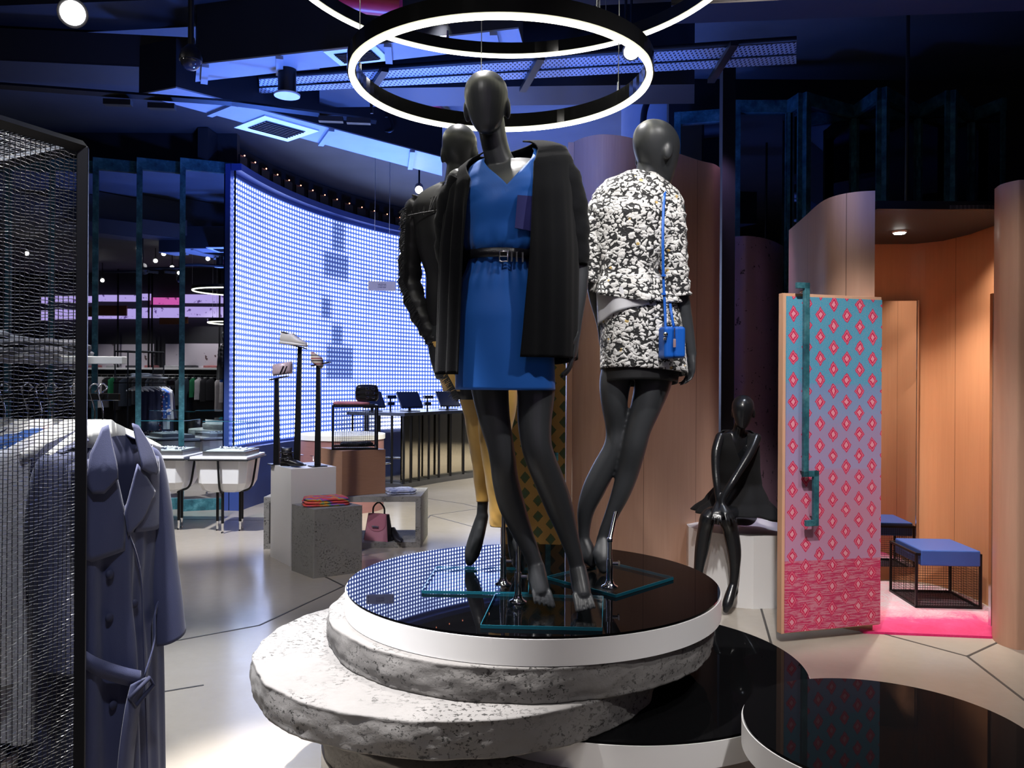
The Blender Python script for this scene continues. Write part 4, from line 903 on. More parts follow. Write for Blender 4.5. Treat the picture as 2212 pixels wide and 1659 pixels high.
mb.build('mesh_upright_wires', wirem, rk)
mb = MB()
for j in range(nv):
    z = .04+(ZT-.055)*j/nv; nn = 23; mb.tube([V(pa+u_*(i/nn), z+.0015*sin(i*1.3+j)+.0022*sin(j*.21+i*.16))+Vector((.0022*(1 if (i+j) % 2 else -1), 0, 0)) for i in range(nn+1)], .0011, 3, False, False)
mb.build('mesh_cross_wires', plain('bright steel wire', (.55, .55, .56), .25, .9), rk)
mb = MB(); n1 = 26
for i in range(n1+1):
    mb.tube([V(pa.lerp(pd2, i/n1), ZT), V(pb.lerp(pc2, i/n1), ZT)], .0013, 3, False, False)
    mb.tube([V(pa.lerp(pb, i/n1), ZT+.002), V(pd2.lerp(pc2, i/n1), ZT+.002)], .0013, 3, False, False)
mb.build('mesh_roof', plain('bright steel roof wire', (.5, .5, .51), .25, .9), rk)
za, zb = P(258, 862, RY), P(262, 778, RY)
MB().box(((-2.2+za.x)/2, RY, za.z+.006), (za.x+2.2, .012, .020), 0).build('hanging_rail', M['gloss_black'], rk, .001)
MB().box(((-2.2+zb.x)/2, RY+.02, zb.z), (zb.x+2.2, .03, .021)).build('shelf_arm', plain('pale grey shelf arm', (.55, .56, .56), .4), rk, .001)
MB().box((-1.78, RY+.16, zb.z+.014), (.95, .34, .006)).build('rack_shelf', plain('grey steel shelf', (.3, .3, .31), .4), rk)
gr = plain('grey marl cloth', (.22, .23, .25), .9, 0, .3, 30)
cloth_pile('folded_sweater', 'pale grey folded sweaters on the rack shelf behind the mesh', 'sweater', (-1.70, RY+.12, zb.z+.018), .42, .30, 3, .022, gr, .1, 3, None, .012)
cloth_pile('folded_sweater', 'dark folded knitwear on the rack shelf next to the post', 'sweater', (-1.40, RY+.12, zb.z+.018), .20, .26, 2, .022, plain('dark grey cloth', (.05, .05, .06), .9), .1, 8, None, .012)
# hanging garments
RZ = za.z+.016
hang_m = plain('white plastic hanger', (.62, .62, .60), .4)
def hanger(t, w_=.40, broad=True):
    MB().tube(crom([(0, .0, 0.004), (.014, 0, .016), (0, 0, .028), (-.016, 0, .014), (-.010, 0, -.01), (0, 0, -.045), (0, 0, -.075)], 5), .0022, 6).build('hanger_hook', M['chrome'], t, local=True)
    h = MB(); N = 14; top = []; bot = []
    for i in range(-N, N+1):
        x = i/N*w_/2; s_ = abs(i)/N
        top.append((x, 0, -.075-.085*s_**1.35 if s_ > .18 else -.075-.004*s_)); bot.append((x, 0, -.135-.045*s_+(.03*(1-s_*3) if s_ < .33 else 0)*-1+ (0.0)))
    rings = []
    for (x, _, zt_), (_, _, zb_) in zip(top, bot): rings.append([(x, -.011, zb_), (x, .011, zb_), (x, .009, zt_), (x, -.009, zt_)])
    h.rings(rings, True, True).build('hanger_body', hang_m, t, local=True)
def garment_body(w_, dep, z0, z1, seed, flare=1.0, open_=False, N=72, K=26, fold=.012):
    rings = []
    for k in range(K+1):
        q = k/K; z = z0+(z1-z0)*q; r = []
        sw = w_*(min(1, .30+.9*(q/.10)**.6) if q < .10 else 1.0)*(1+(flare-1)*q)/2; dp_ = dep*(min(1, .5+.5*q/.08) if q < .08 else 1)*(1+.15*q)/2
        zd = -.05*0
        for i in range(N):
            a = 2*pi*i/N; f_ = fold*min(1, q*3)*(sin(5*a+seed+q*1.2)+.6*sin(9*a+seed*2.3-q*2)+.5*sin(14*a+seed))
            r.append(((sw+f_)*sin(a), -(dp_+f_)*cos(a), z))
        rings.append(r)
    return MB().rings(rings)
def sleeve(s_, w_, zt, L, r0, r1, swing=.05, yo=0):
    x = s_*w_/2*.93; pts = [(x-s_*.03, yo, zt, r0*.8), (x+s_*.01, yo, zt-.05, r0), (x+s_*(.01+swing*.3), yo-.01, zt-L*.35, r0*.95), (x+s_*swing*.7, yo-.02, zt-L*.7, (r0+r1)/2), (x+s_*swing, yo-.03, zt-L, r1)]
    rr = crom([list(p) for p in pts], 6); m = MB(); n = 20; rings = []
    for k, (a, b, c_, r) in enumerate(rr): rings.append([(a+(r+.003*sin(3*q*2*pi/n+k*.4))*cos(2*pi*q/n), b+r*.62*sin(2*pi*q/n), c_) for q in range(n)])
    return m.rings(rings)
def garment(label, cat, x, rz, w_, L, mat, slv=.58, seed=1, zs=-.10, dep=.14, flare=1.05, y=RY, z=RZ, hang=True, group=None, low=False):
    t = thing(cat.replace(' ', '_'), label, cat, (x, y, z), rz, group)
    if hang: hanger(t)
    kw = dict(N=28, K=8) if low else {}
    garment_body(w_, dep, zs, zs-L, seed, flare, **kw).build('garment_body', mat, t, local=True)
    if slv:
        for s_ in (-1, 1): sleeve(s_, w_, zs-.05, slv, .062, .048).build('sleeve', mat, t, local=True)
    return t
navy_c = plain('navy wool gabardine', S(42, 48, 82), .7, 0, .08, 4, .25, 500, sheen=.12)
navy_d = plain('deep navy cloth', S(30, 34, 62), .8, 0, .1, 4)
wcloth = plain('white cotton cloth', (.62, .62, .66), .8, 0, .06, 5)
def print_mat(name, base, c1, c2, sc):
    t = NT(name); v = t.voro(sc, rnd=.9); w2 = t.voro(sc*.7, t.co(scale=(1.2, 1, .9)))
    col = t.mix(t.m('LESS_THAN', v, .30), base, c1); col = t.mix(t.m('LESS_THAN', w2, .20), col, c2); t.set(col=col, rough=.75); return t.mat
flag = print_mat('blue white red print', S(34, 84, 160), S(225, 228, 235), S(215, 40, 50), 16)
boat = print_mat('navy boat print', S(18, 24, 52), S(190, 185, 190), S(170, 30, 44), 22)
R5 = radians(54)
garment('silky blue shirt with white and red print behind the mesh', 'shirt', -1.33, R5, .40, .62, flag, .5, 2)
garment('navy dress dotted with small white and red sailing boats behind the mesh', 'dress', -1.40, R5, .40, 1.16, boat, .0, 3)
garment('long white cotton shirt hanging behind the mesh', 'shirt', -1.26, R5+.03, .38, .84, wcloth, .62, 5)
garment('deep navy jacket deep inside the rack, left of the printed shirts', 'jacket', -1.52, R5, .42, .86, navy_d, .60, 7)
garment('navy coat between the white shirt and the trench coat', 'coat', -1.205, R5, .34, 1.0, navy_d, 0, 9)
garment('cream skirt hanging lowest at the far left behind the mesh', 'skirt', -1.34, R5, .34, .35, plain('cream cloth', S(225, 212, 200), .8), 0, 11, zs=-.98, hang=False)
# trench coat
R6 = radians(66)
tc = thing('trench_coat', 'long navy belted trench coat hanging at the right end of the rack', 'coat', (X_(222, 2.34), RY-.02, RZ), R6)
hanger(tc, .34)
N, K = 112, 50; rings = []
def trench_pt(a, z, zt_):
    q = max(0, (-z-.10)/1.10); top = min(1, (q/.06)**.6) if q < .06 else 1; waist = math.exp(-((q-.44)/.10)**2)
    sw = (.040+.125*top)*(1-.08*waist)*(1+.10*q); dp_ = (.035+.045*top)*(1-.10*waist)*(1+.5*q)
    f_ = .012*min(1, max(0, q-.12)*2.4)*(sin(7*a+1+.5*q)+.6*sin(12*a+2.3-q)+.4*sin(19*a))
    return ((sw+f_)*sin(a), -(dp_+f_)*cos(a), z)
def trench_top(a):
    b_ = (a+pi) % (2*pi)-pi
    if abs(b_) < .85: return -.118-.20*(1-abs(b_)/.85)**.9
    return -.118-.050*abs(sin(a))**1.5
for k in range(K+1):
    rings.append([trench_pt(2*pi*i/N, trench_top(2*pi*i/N)+(-1.22-trench_top(2*pi*i/N))*k/K, 0) for i in range(N)])
MB().rings(rings, False).build('coat_body', navy_c, tc, solid=.003, local=True)
for s_ in (-1, 1):
    x0 = s_*.145; pts = [(x0-s_*.035, 0, -.158, .040), (x0, -.0, -.19, .058), (x0+s_*.022, -.005, -.32, .064), (x0+s_*.03, -.02, -.48, .064), (x0+s_*.036, -.045, -.63, .062), (x0+s_*.038, -.06, -.735, .062)]
    rr = crom([list(p) for p in pts], 7); rg = []
    for k, (a, b, c_, r) in enumerate(rr): rg.append([(a+(r+.0035*sin(4*q*2*pi/28+k*.25))*cos(2*pi*q/28)*.80, b+r*.9*sin(2*pi*q/28), c_+.02*s_*cos(2*pi*q/28)*min(1, k/len(rr))) for q in range(28)])
    MB().rings(rg, False).build('sleeve', navy_c, tc, solid=.003, local=True)
    MB().poly([(s_*.070, -.035, -.132), (s_*.150, -.03, -.160), (s_*.153, -.005, -.160), (s_*.070, -.005, -.122)], (0, 0, .005)).build('epaulette', navy_c, tc, .002, local=True)
def flap(pts, nm, mat=navy_c, th=.004, off=.006):
    """soft cloth flap laid over the coat front: outline given as (x, z), depth follows the chest"""
    def dep(x, z): return -(.045+.035*min(1, max(0, (-z-.08)/.12))+.03*max(0, -z-.30))*sqrt(max(.05, 1-(x/.18)**2))
    n = len(pts); cx_ = sum(p[0] for p in pts)/n; cz_ = sum(p[1] for p in pts)/n; qs = (1, .85, .6, .3); vs = []
    for q in qs: vs += [(cx_+(x-cx_)*q, dep(cx_+(x-cx_)*q, cz_+(z-cz_)*q)-off, cz_+(z-cz_)*q) for x, z in pts]
    vs.append((cx_, dep(cx_, cz_)-off, cz_)); L_ = len(qs)
    fs = [(k*n+i, k*n+(i+1) % n, (k+1)*n+(i+1) % n, (k+1)*n+i) for k in range(L_-1) for i in range(n)]+[((L_-1)*n+i, (L_-1)*n+(i+1) % n, L_*n) for i in range(n)]
    return MB().add(vs, fs, None, True).build(nm, mat, tc, solid=th, local=True, off=0)
def dens(pts, n=4):
    out = []
    for (a, b), (c_, d_) in zip(pts, pts[1:]+pts[:1]): out += [(a+(c_-a)*k/n, b+(d_-b)*k/n) for k in range(n)]
    return out
flap(dens([(-.045, -.16), (-.155, -.19), (-.160, -.42), (-.10, -.455), (-.005, -.44), (.0, -.34)]), 'storm_flap', off=.013)
flap(dens([(.06, -.17), (.150, -.19), (.158, -.40), (.13, -.405), (.03, -.395), (.055, -.30)]), 'storm_flap', off=.013)
flap(dens([(.035, -.20), (.075, -.245), (.115, -.290), (.06, -.36), (.0, -.40), (-.01, -.335)]), 'lapel', off=.020)
flap(dens([(.040, -.085), (.060, -.092), (.100, -.16), (.122, -.228), (.110, -.240), (.085, -.235), (.045, -.215), (.042, -.14)]), 'collar', off=.026)
flap(dens([(-.040, -.085), (-.060, -.092), (-.105, -.16), (-.125, -.235), (-.105, -.270), (-.075, -.272), (-.035, -.235), (-.040, -.14)]), 'collar', off=.026)
MB().rings([[(x, y, z), (x+.006, y+.006, z)] for x, y, z in crom([(.0, -.098, -.38), (.03, -.103, -.46), (.045, -.105, -.54), (.050, -.106, -.66), (.052, -.112, -.80), (.055, -.120, -1.0), (.055, -.128, -1.2)], 5)], False, True, False).build('front_edge', navy_c, tc, solid=.004, local=True)
def ty(x, z): return trench_pt(math.asin(max(-.98, min(.98, x/.175))), z, 0)[1]
lab = MB().box((-.012, -.02, -.165), (.05, .003, .045)).build('neck_label', M['white_lam'], tc, local=True)
text('VEN', .014, (-.012, -.0225, -.165), lab, ink); lab['label'] = 'white neck label'
for x, z in ((-.045, -.62), (.035, -.60), (-.045, -.86), (.035, -.84), (-.045, -.50)):
    MB().sphere((x, ty(x, z)-.006, z), .0125, (1, .6, 1), 14, 8).build('button', navy_d, tc, local=True)
def ribbon(pts, w_, nm, mat, parent, th=.004, wd=(0, 0, 1)):
    wv = Vector(wd).normalized()*w_/2; q = [Vector(p) for p in crom([list(p) for p in pts], 6)]
    return MB().rings([[p-wv, p+wv] for p in q], False, True, False).build(nm, mat, parent, solid=th, local=True)
ribbon([(-.14, ty(-.14, -.69)-.01, -.69), (-.10, ty(-.1, -.73)-.014, -.735), (-.04, -.135, -.775), (.01, -.145, -.80)], .05, 'belt', navy_c, tc)
ribbon([(.145, ty(.145, -.63)-.008, -.63), (.11, ty(.11, -.66)-.014, -.66), (.065, -.130, -.73), (.02, -.146, -.80)], .046, 'belt', navy_c, tc, wd=(.3, 0, 1))
ribbon([(.0, -.148, -.80), (-.02, -.150, -.86), (-.04, -.150, -.98), (-.05, -.152, -1.09)], .052, 'belt_tail', navy_c, tc, wd=(1, 0, .1))
MB().tube([(-.035, -.153, -.835), (.03, -.156, -.80), (.045, -.156, -.825), (-.015, -.153, -.865)], .0065, 6, closed=True).build('belt_buckle', navy_d, tc, local=True)
# extra white hangers seen over the garments
for k in range(5):
    t = thing('clothes_hanger', 'empty white hanger crowded on the rail between the clothes', 'hanger', (-1.78+.105*k, RY, RZ), R5+.06, 'spare hangers on the rack rail'); hanger(t)
# ------------------------------------------------------------------ shop area behind the photographer, seen in the left mirrors
MP = Vector(((MX[4]+MX[5])/2, 9.47, 0)); MN = Vector((sin(PHI), -cos(PHI), 0))
def mir(p): p = Vector(p); return p-MN*(2*(p-MP).dot(MN))
def VP(px, py, Y): return mir(P(px, py, Y))
ax_dir = (VP(497, 700, 21.5)-VP(190, 700, 21.5)); ax_dir.z = 0; bz = atan2(ax_dir.y, ax_dir.x); ax_dir.normalize(); nback = Vector((-ax_dir.y, ax_dir.x, 0))
org = VP(345, 827, 21.5); org.z = 0
if (org+nback).length > org.length: nback = -nback      # towards the photographer
pxm = 21.5/F
def BX(px, out=0, z=0): return org+ax_dir*((px-345)*pxm)+nback*out+Vector((0, 0, z))
def bzed(py): return EYE-(py-825)*pxm
def bbox(px0, px1, y0, y1, out, dep, name, mat, label, cat, group=None, kind=None, parent=None):
    c_ = BX((px0+px1)/2, out, (bzed(y0)+bzed(y1))/2); return MB().box(c_, (abs(px1-px0)*pxm, dep, abs(y1-y0)*pxm), bz).build(name, mat, parent, label=label, cat=cat, group=group, kind=kind)
bbox(-120, 640, 460, 1000, -.12, .06, 'wall_rear_shop', dk, None, None, None, 'structure')
terl = NT('pale speckled panel'); q_ = terl.ramp(terl.noise(7, detail=2), [(.30, (0, 0, 0)), (.34, (1, 1, 1))]); terl.set(col=terl.mix(q_, S(90, 70, 70), S(200, 192, 200)), rough=.5)
for i, (a, b) in enumerate(((60, 240), (244, 330), (355, 480), (490, 600))):
    bbox(a, b, 745, 797, -.07, .02, 'speckled_panel', terl.mat, 'pale speckled wall panel behind the folded clothes in the mirror', 'panel', 'speckled panels in the mirror')
M['band_mat'] = NT('mottled violet light band'); tt = M['band_mat']; tt.set(col=(.2, .2, .2), ecol=tt.mix(tt.ramp(tt.noise(9), [(.34, (0, 0, 0)), (.38, (1, 1, 1))]), (.14, .08, .3), (.62, .48, 1)), e=.95); M['band_mat'] = tt.mat
tt = NT('mottled pink light band'); tt.set(col=(.2, .2, .2), ecol=tt.mix(tt.ramp(tt.noise(9), [(.34, (0, 0, 0)), (.38, (1, 1, 1))]), (.3, .04, .2), (1, .16, .62)), e=.8); M['band_p'] = tt.mat
for (a, b, y0, y1, m_, lb_) in ((80, 330, 638, 652, 'band_mat', 'upper violet light box at left in the mirror'), (330, 396, 646, 661, 'band_p', 'pink light box in the mirror'), (398, 560, 642, 660, 'band_mat', 'upper violet light box at right in the mirror'), (80, 560, 668, 690, 'band_mat', 'long lower violet light box in the mirror')):
    bbox(a, b, y0, y1, .12, .06, 'light_box', M[m_], lb_, 'light box')
bbox(180, 280, 662, 684, .22, .05, 'wood_sign', inner, 'brown wooden header board in front of the violet light band', 'board')
bbox(352, 412, 690, 704, .22, .05, 'wood_sign', inner, 'small brown board under the pink light box', 'board')
for px in (328, 335, 478, 260): bbox(px, px+3, 560, 800, .25, .03, 'shop_upright', M['black_metal'], 'black steel upright of the shelving seen in the mirror', 'upright', 'uprights of the mirrored shelving')
bbox(80, 560, 797, 801, .1, .40, 'wall_shelf', M['white_lam'], 'white shelf above the clothes rail seen in the mirror', 'shelf')
rp = MB().tube([BX(60, .2, bzed(812)), BX(560, .2, bzed(812))], .014, 8).build('clothes_rail', M['steel'], label='long rail of clothes seen in the mirror', cat='rail')
random.seed(11)
cols = [(.01, .01, .014), (.012, .012, .016), (.55, .52, .52), (.02, .03, .05), (.02, .022, .03), (.5, .48, .5), (.008, .16, .06), (.05, .06, .07), (.015, .015, .02), (.6, .58, .6)]
cmats = [plain('mirrored garment %s' % c_[1], c_, .8, 0, .2, 14) for c_ in cols]
names = {2: 'white', 5: 'grey white', 6: 'green', 9: 'white', 3: 'dark blue', 7: 'dark grey'}
n_g = 30
protos = {}
for k in range(n_g):
    px = 130+k*13.4; ci = 6 if k in (9, 22) else random.choice([0, 1, 2, 3, 4, 5, 7, 8, 9]); L = .55+.4*random.random() if ci != 6 else .5
    p = BX(px, .2, bzed(812)); t = thing('hanging_garment', '%s garment on the mirrored clothes rail' % names.get(ci, 'black'), 'garment', p, bz+pi/2+.5*(random.random()-.5)+.35, 'clothes on the mirrored rail')
    t['label'] = '%s garment hanging on the rail seen in the mirror' % names.get(ci, 'black')
    t['group'] = '%s clothes on the mirrored rail' % names.get(ci, 'black')
    garment_body(.42, .07, -.08, -.08-L, k, 1.05, N=20, K=8, fold=.008).build('garment_body', cmats[ci], t, local=True)
    MB().tube([(0, 0, .01), (0, 0, -.07)], .004, 4).box((0, 0, -.075), (.2, .02, .03)).build('hanger', hang_m, t, local=True)
for k in range(7):
    ci = [(.5, .2, .2), (.45, .45, .45), (.06, .06, .07)][k % 3]; nm_ = ['salmon', 'pale grey', 'charcoal'][k % 3]
    p = BX(205+k*42, .1, bzed(797)+.002); cloth_pile('folded_clothes', nm_+' folded clothes on the shelf seen in the mirror', 'folded clothes', p, .34, .26, 2, .03, plain('folded '+nm_, ci, .9), bz, k, nm_+' piles on the mirrored shelf')
for k, (px, py, Y) in enumerate(((298, 467, 16), (354, 462, 17), (411, 451, 17), (336, 521, 18), (372, 535, 19), (448, 520, 18), (480, 530, 18.5), (200, 600, 20), (218, 601, 20), (36, 463, 16), (387, 586, 20))):
    p = VP(px, py, Y)
    if p.z > ZC-.3: p.z = ZC-.3
    can_lamp('spot lamp over the rear shop seen glowing in the mirror', p, .05, .12, (P(px, py, 9.5)-p).normalized()+Vector((0, 0, -.4)), M['lamp'], 'spot lamps of the rear shop')
q_ = org+nback*1.3; spot('spot_rear_shop_left', (q_.x-1.0, q_.y+.2, 4.0), org+Vector((-1.0, 0, 1.3)), 210, 70, WHITE, .05, .8); spot('spot_rear_shop_right', (q_.x+1.3, q_.y+1.0, 4.0), org+ax_dir*1.4+Vector((0, 0, 1.3)), 210, 70, WHITE, .05, .8)
# photographer's tripod (stands behind the viewpoint)
tp = thing('tripod_camera', 'photo camera on a black tripod, reflected in the middle mirror leaf', 'camera', (0, -.25, 0))
MB().box((0, -.25, 1.45), (.15, .10, .11)).build('camera_body', M['black_metal'], tp, .008)
for a in (90, 210, 330):
    MB().tube([(0, -.25, 1.36), (.45*cos(radians(a)), -.35+.35*sin(radians(a))-.05, .0)], .016, 8).build('leg', M['black_metal'], tp)
# ------------------------------------------------------------------ mannequins
HEADP = [(0.0, .27, .05, .05), (.03, .24, .12, .12), (.10, .19, .175, .21), (.2, .11, .23, .30), (.35, .04, .285, .385), (.5, .0, .322, .425), (.65, -.02, .338, .435), (.78, -.03, .315, .40), (.88, -.035, .255, .32), (.95, -.035, .175, .22), (1.0, -.035, .03, .04)]
def head(mb, c, h, yaw, pitch=0, roll=0):
    R_ = Matrix.Rotation(radians(yaw), 3, 'Z') @ Matrix.Rotation(radians(roll), 3, 'Y') @ Matrix.Rotation(radians(pitch), 3, 'X'); rings = []
    for z, fw, hw, hd in crom([list(r) for r in HEADP], 3):
        rings.append([c+R_@Vector((hw*h*cos(q*pi/16), -fw*h-hd*h*sin(q*pi/16)*-1*-1, (z-.5)*h)) for q in range(32)])
    mb.rings(rings)
    for s_ in (-1, 1):
        e = MB(); e.sphere((0, 0, 0), .034, (.30, .62, 1.05), 16, 10)
        mb.add([c+R_@(Matrix.Rotation(s_*.25, 3, 'Z')@v+Vector((s_*.318*h, .012, -.08*h))) for v in e.v], e.f, None, True)
    return R_
def hand(mb, wrist, d, palm_n, size=.175, curl=.5, spread=.12, thumb=1):
    """palm, four bent fingers and a thumb; d = pointing direction, palm_n = where the palm looks"""
    d = Vector(d).normalized(); n_ = Vector(palm_n); n_ = (n_-d*n_.dot(d)).normalized(); s_ = d.cross(n_).normalized()*thumb
    w_ = Vector(wrist); L = size
    pal = []
    for t, hw, hd in ((-.02, .13, .11), (.08, .16, .10), (.25, .20, .095), (.42, .225, .085), (.50, .21, .07)):
        pal.append([w_+d*(t*L)+s_*(hw*L*cos(q*pi/8))+n_*(hd*L*sin(q*pi/8)) for q in range(16)])
    mb.rings(pal)
    for k, (off, ln, r) in enumerate(((.165, .42, .049), (.06, .47, .050), (-.05, .44, .048), (-.155, .34, .044))):
        p = w_+d*(.47*L)+s_*(off*L); a = 0; pts = [[*(p-d*.08*L), r*L]]; dirn = d+s_*(off*spread*4); pts.append([*p, r*L])
        for seg, fr in enumerate((.42, .32, .26)):
            a += curl*(.45+.25*seg); v = (dirn.normalized()*cos(a)+n_*sin(a)); p = p+v*(ln*L*fr); pts.append([*p, r*L*(1-.10*(seg+1))])
        mb.limb(pts, 10, 3)
    p = w_+d*(.10*L)+s_*(.13*L); mb.limb([[*p, .055*L], [*(p+d*.14*L+s_*.10*L+n_*.05*L), .056*L], [*(p+d*.27*L+s_*.13*L+n_*.10*L), .048*L], [*(p+d*.38*L+s_*.11*L+n_*.14*L), .040*L]], 10, 3)
def LR_(Y): return lambda px, py, r, dY=0: [*P(px, py, Y+dY), r*Y/F]
def torso_ring(Y, py, cx, hw, dep, dY=0, k=0, N=40, pw=2.3):
    c = P(cx, py, Y+dY); rx = hw*Y/F; out = []
    for i in range(N):
        a = 2*pi*i/N; e = (abs(sin(a))**pw+abs(cos(a))**pw)**(-1/pw); dx = rx*sin(a)*e; out.append((c.x+dx, c.y-dep*cos(a)*e, c.z+k*dx))
    return out
def torso(mb, Y, rows, N=40):
    rows = crom([list(r)+[0]*(6-len(r)) for r in rows], 4); mb.rings([torso_ring(Y, *r, N=N) for r in rows])
def foot(mb, ankle, toe, heel, r, toes=True, side=(1, 0, 0), flip=1):
    """tip-toe foot: ankle, ball and heel joined, five toes"""
    a, t, h = Vector(ankle), Vector(toe), Vector(heel); b = a.lerp(t, .66)
    mb.limb([[*a, r], [*a.lerp(b, .5), r*1.02], [*b, r*.92], [*b.lerp(t, .30), r*.55]], 16, 3)
    mb.limb([[*(a+(0, 0, 0) if False else a), r*.9], [*h, r*.72], [*h.lerp(b, .5), r*.62], [*b, r*.7]], 12, 3)
    s_ = Vector(side).normalized(); d = (t-b); d.z *= .8
    for k in range(5):
        o = (k-2)*r*.47; ln = [1.0, .98, .92, .84, .74][k if flip > 0 else 4-k]; rr = [.28, .20, .19, .185, .18][k if flip > 0 else 4-k]*r
        p = b.lerp(t, .12)+s_*o*.9+Vector((0, -r*.42, 0)); mb.limb([[*(p-d*.35), rr*1.2], [*p, rr*1.35], [*(p+d*.50*ln+s_*o*.1), rr*1.0], [*(p+d*.95*ln+s_*o*.12+Vector((0, r*.2, 0))), rr*1.0]], 8, 2)
def cloth(name, mat, parent, Y, rows, N=96, K=40, top=None, bot=None, rng=None, fold=None, k=None, th=.004, pw=2.2, dY=0):
    """garment shell: columns around the body between bot(th) and top(th) in photo heights"""
    tb = [list(r)+[0]*(5-len(r)) for r in rows]
    def at(y):
        if y <= tb[0][0]: return tb[0]
        for a, b in zip(tb, tb[1:]):
            if y <= b[0]:
                t = (y-a[0])/(b[0]-a[0]); t2 = t*t*(3-2*t)*.5+t*.5; return [p+(q-p)*t2 for p, q in zip(a, b)]
        return tb[-1]
    y0, y1 = tb[0][0], tb[-1][0]; full = rng is None; M_ = N if full else N+1; rings = []
    for j in range(K+1):
        ring = []
        for i in range(M_):
            s_ = i/N
            def place(y, a):
                _, cx, hw, dep, dy = at(y); rx = hw*Y/F; e = (abs(sin(a))**pw+abs(cos(a))**pw)**(-1/pw)
                f_ = fold(a, y) if fold else 0
                c = P(cx, y, Y+dY+dy); dx = (rx+f_)*sin(a)*e; kz = k(y) if k else 0
                return Vector((c.x+dx, c.y-(dep+f_)*cos(a)*e, c.z+kz*dx))
            a0 = 2*pi*s_ if full else None
            if full: aa = a0; ya = top(aa) if top else y0; yb = bot(aa) if bot else y1
            else: am = rng(s_, (y0+y1)/2); ya = top(am) if top else y0; yb = bot(am) if bot else y1
            y = ya+(yb-ya)*j/K
            ring.append(place(y, aa if full else rng(s_, y)))
        rings.append(ring)
    return MB().rings(rings, False, True, full).build(name, mat, parent, solid=th, off=0)
def sleeve_px(name, mat, parent, Y, rows, wr=.003, n=28, th=.004, freq=.9):
    rr = crom([LR_(Y)(*r) for r in rows], 8); pts = [r[:3] for r in rr]; m = MB()
    vs = len(rr); base = MB().tube(pts, [r[3] for r in rr], n, False); rings = [[base.v[k*n+i] for i in range(n)] for k in range(vs)]
    for k_, rg in enumerate(rings):
        c = Vector(pts[k_])
        for i in range(n): rg[i] = rg[i]+(rg[i]-c).normalized()*(wr*(sin(k_*freq+sin(i*2*pi/n)*1.6)+.6*sin(k_*freq*1.9+i)))
    return m.rings(rings, False).build(name, mat, parent, solid=th)
def slab_px(pts, z, th, name, parent):
    q = [G(x, y, z+th) for x, y in pts]; n = len(q)
    MB().prism([(p.x, p.y) for p in q], z+.0005, z+th, False).build(name, M['glass_slab'], parent)
    e = MB()
    for a, b in zip(q, q[1:]+q[:1]):
        d = (b-a).normalized(); nn = Vector((d.y, -d.x, 0))*.0022
        e.poly([(a.x, a.y, z+.001), (b.x, b.y, z+.001), (b.x, b.y, z+th-.0005), (a.x, a.y, z+th-.0005)], nn)
    e.build('glass_edge', M['glass_edge'], parent)
def stand(parent, base, up, elbow=None, tip=None):
    """chrome floor flange, collar with thumb screw and rod"""
    b = Vector(base); MB().lathe(b, [(.030, 0), (.030, .004), (.018, .010), (.013, .022), (.013, .026)], 28).build('stand_flange', M['chrome'], parent)
    MB().cyl(b+Vector((0, 0, .026)), .0115, .075, 20).build('stand_collar', M['chrome'], parent)
    MB().tube([b+Vector((.010, 0, .085)), b+Vector((.030, 0, .085))], .006, 10).box(b+Vector((.033, 0, .085)), (.006, .018, .018)).build('thumb_screw', M['chrome'], parent)
    pts = [b+Vector((0, 0, .10)), b+Vector((0, 0, up))]
    MB().tube(pts, .0075, 12).build('stand_rod', M['chrome'], parent)
    if tip is not None: MB().tube([pts[1], Vector(tip)], .0075, 12).sphere(pts[1], .011).build('stand_arm', M['chrome'], parent)
SZ = PZ+.013
# ---- front mannequin
Y1 = 2.72; L1 = LR_(Y1)
m1 = thing('mannequin', 'dark grey mannequin in blue dress and open black cardigan standing in front', 'mannequin', (P(1090, 1200, Y1).x, Y1, SZ), group=None)
b = MB(); head(b, P(1051, 224, Y1-.01), 139*Y1/F, -6, 6, -3)
b.limb([L1(1060, 262, 30, .03), L1(1066, 300, 29, .02), L1(1076, 340, 30, .02), L1(1088, 372, 38, .03)], 24)
torso(b, Y1, [(352, 1092, 40, .045, .03, .22), (364, 1094, 78, .06, .03, .2), (385, 1097, 98, .085, .02, .16), (420, 1096, 96, .105, .0, .1), (455, 1092, 88, .112, -.005, .05), (500, 1086, 74, .10, 0, 0), (550, 1082, 60, .085), (600, 1084, 74, .095), (660, 1088, 92, .11), (715, 1092, 99, .115), (770, 1098, 96, .11), (800, 1102, 80, .09)])
b.limb([L1(1055, 735, 46, 0), L1(1056, 790, 45, 0), L1(1059, 845, 40, 0), L1(1068, 905, 34, -.01), L1(1081, 962, 29, -.02), L1(1087, 1000, 28, -.02), L1(1092, 1038, 28.5, 0), L1(1105, 1090, 29, .02), L1(1126, 1145, 23, .02), L1(1146, 1190, 18.5, .01), L1(1158, 1225, 17, 0)], 28)
b.limb([L1(1145, 735, 48, 0), L1(1152, 790, 46, 0), L1(1158, 845, 41, -.01), L1(1155, 905, 37, -.03), L1(1158, 955, 33, -.05), L1(1167, 990, 32, -.05), L1(1185, 1035, 32, -.03), L1(1206, 1090, 30, -.01), L1(1226, 1150, 22, 0), L1(1240, 1197, 17.5, 0), L1(1248, 1230, 16.5, 0)], 28)
t0, t1 = G(1176, 1318, SZ), G(1266, 1328, SZ)
foot(b, P(1158, 1225, Y1), t0+Vector((0, 0, .012)), P(1155, 1262, Y1+.05), 19*Y1/F, flip=-1)
foot(b, P(1248, 1230, Y1), t1+Vector((0, 0, .012)), P(1247, 1268, Y1+.05), 19*Y1/F, flip=1)
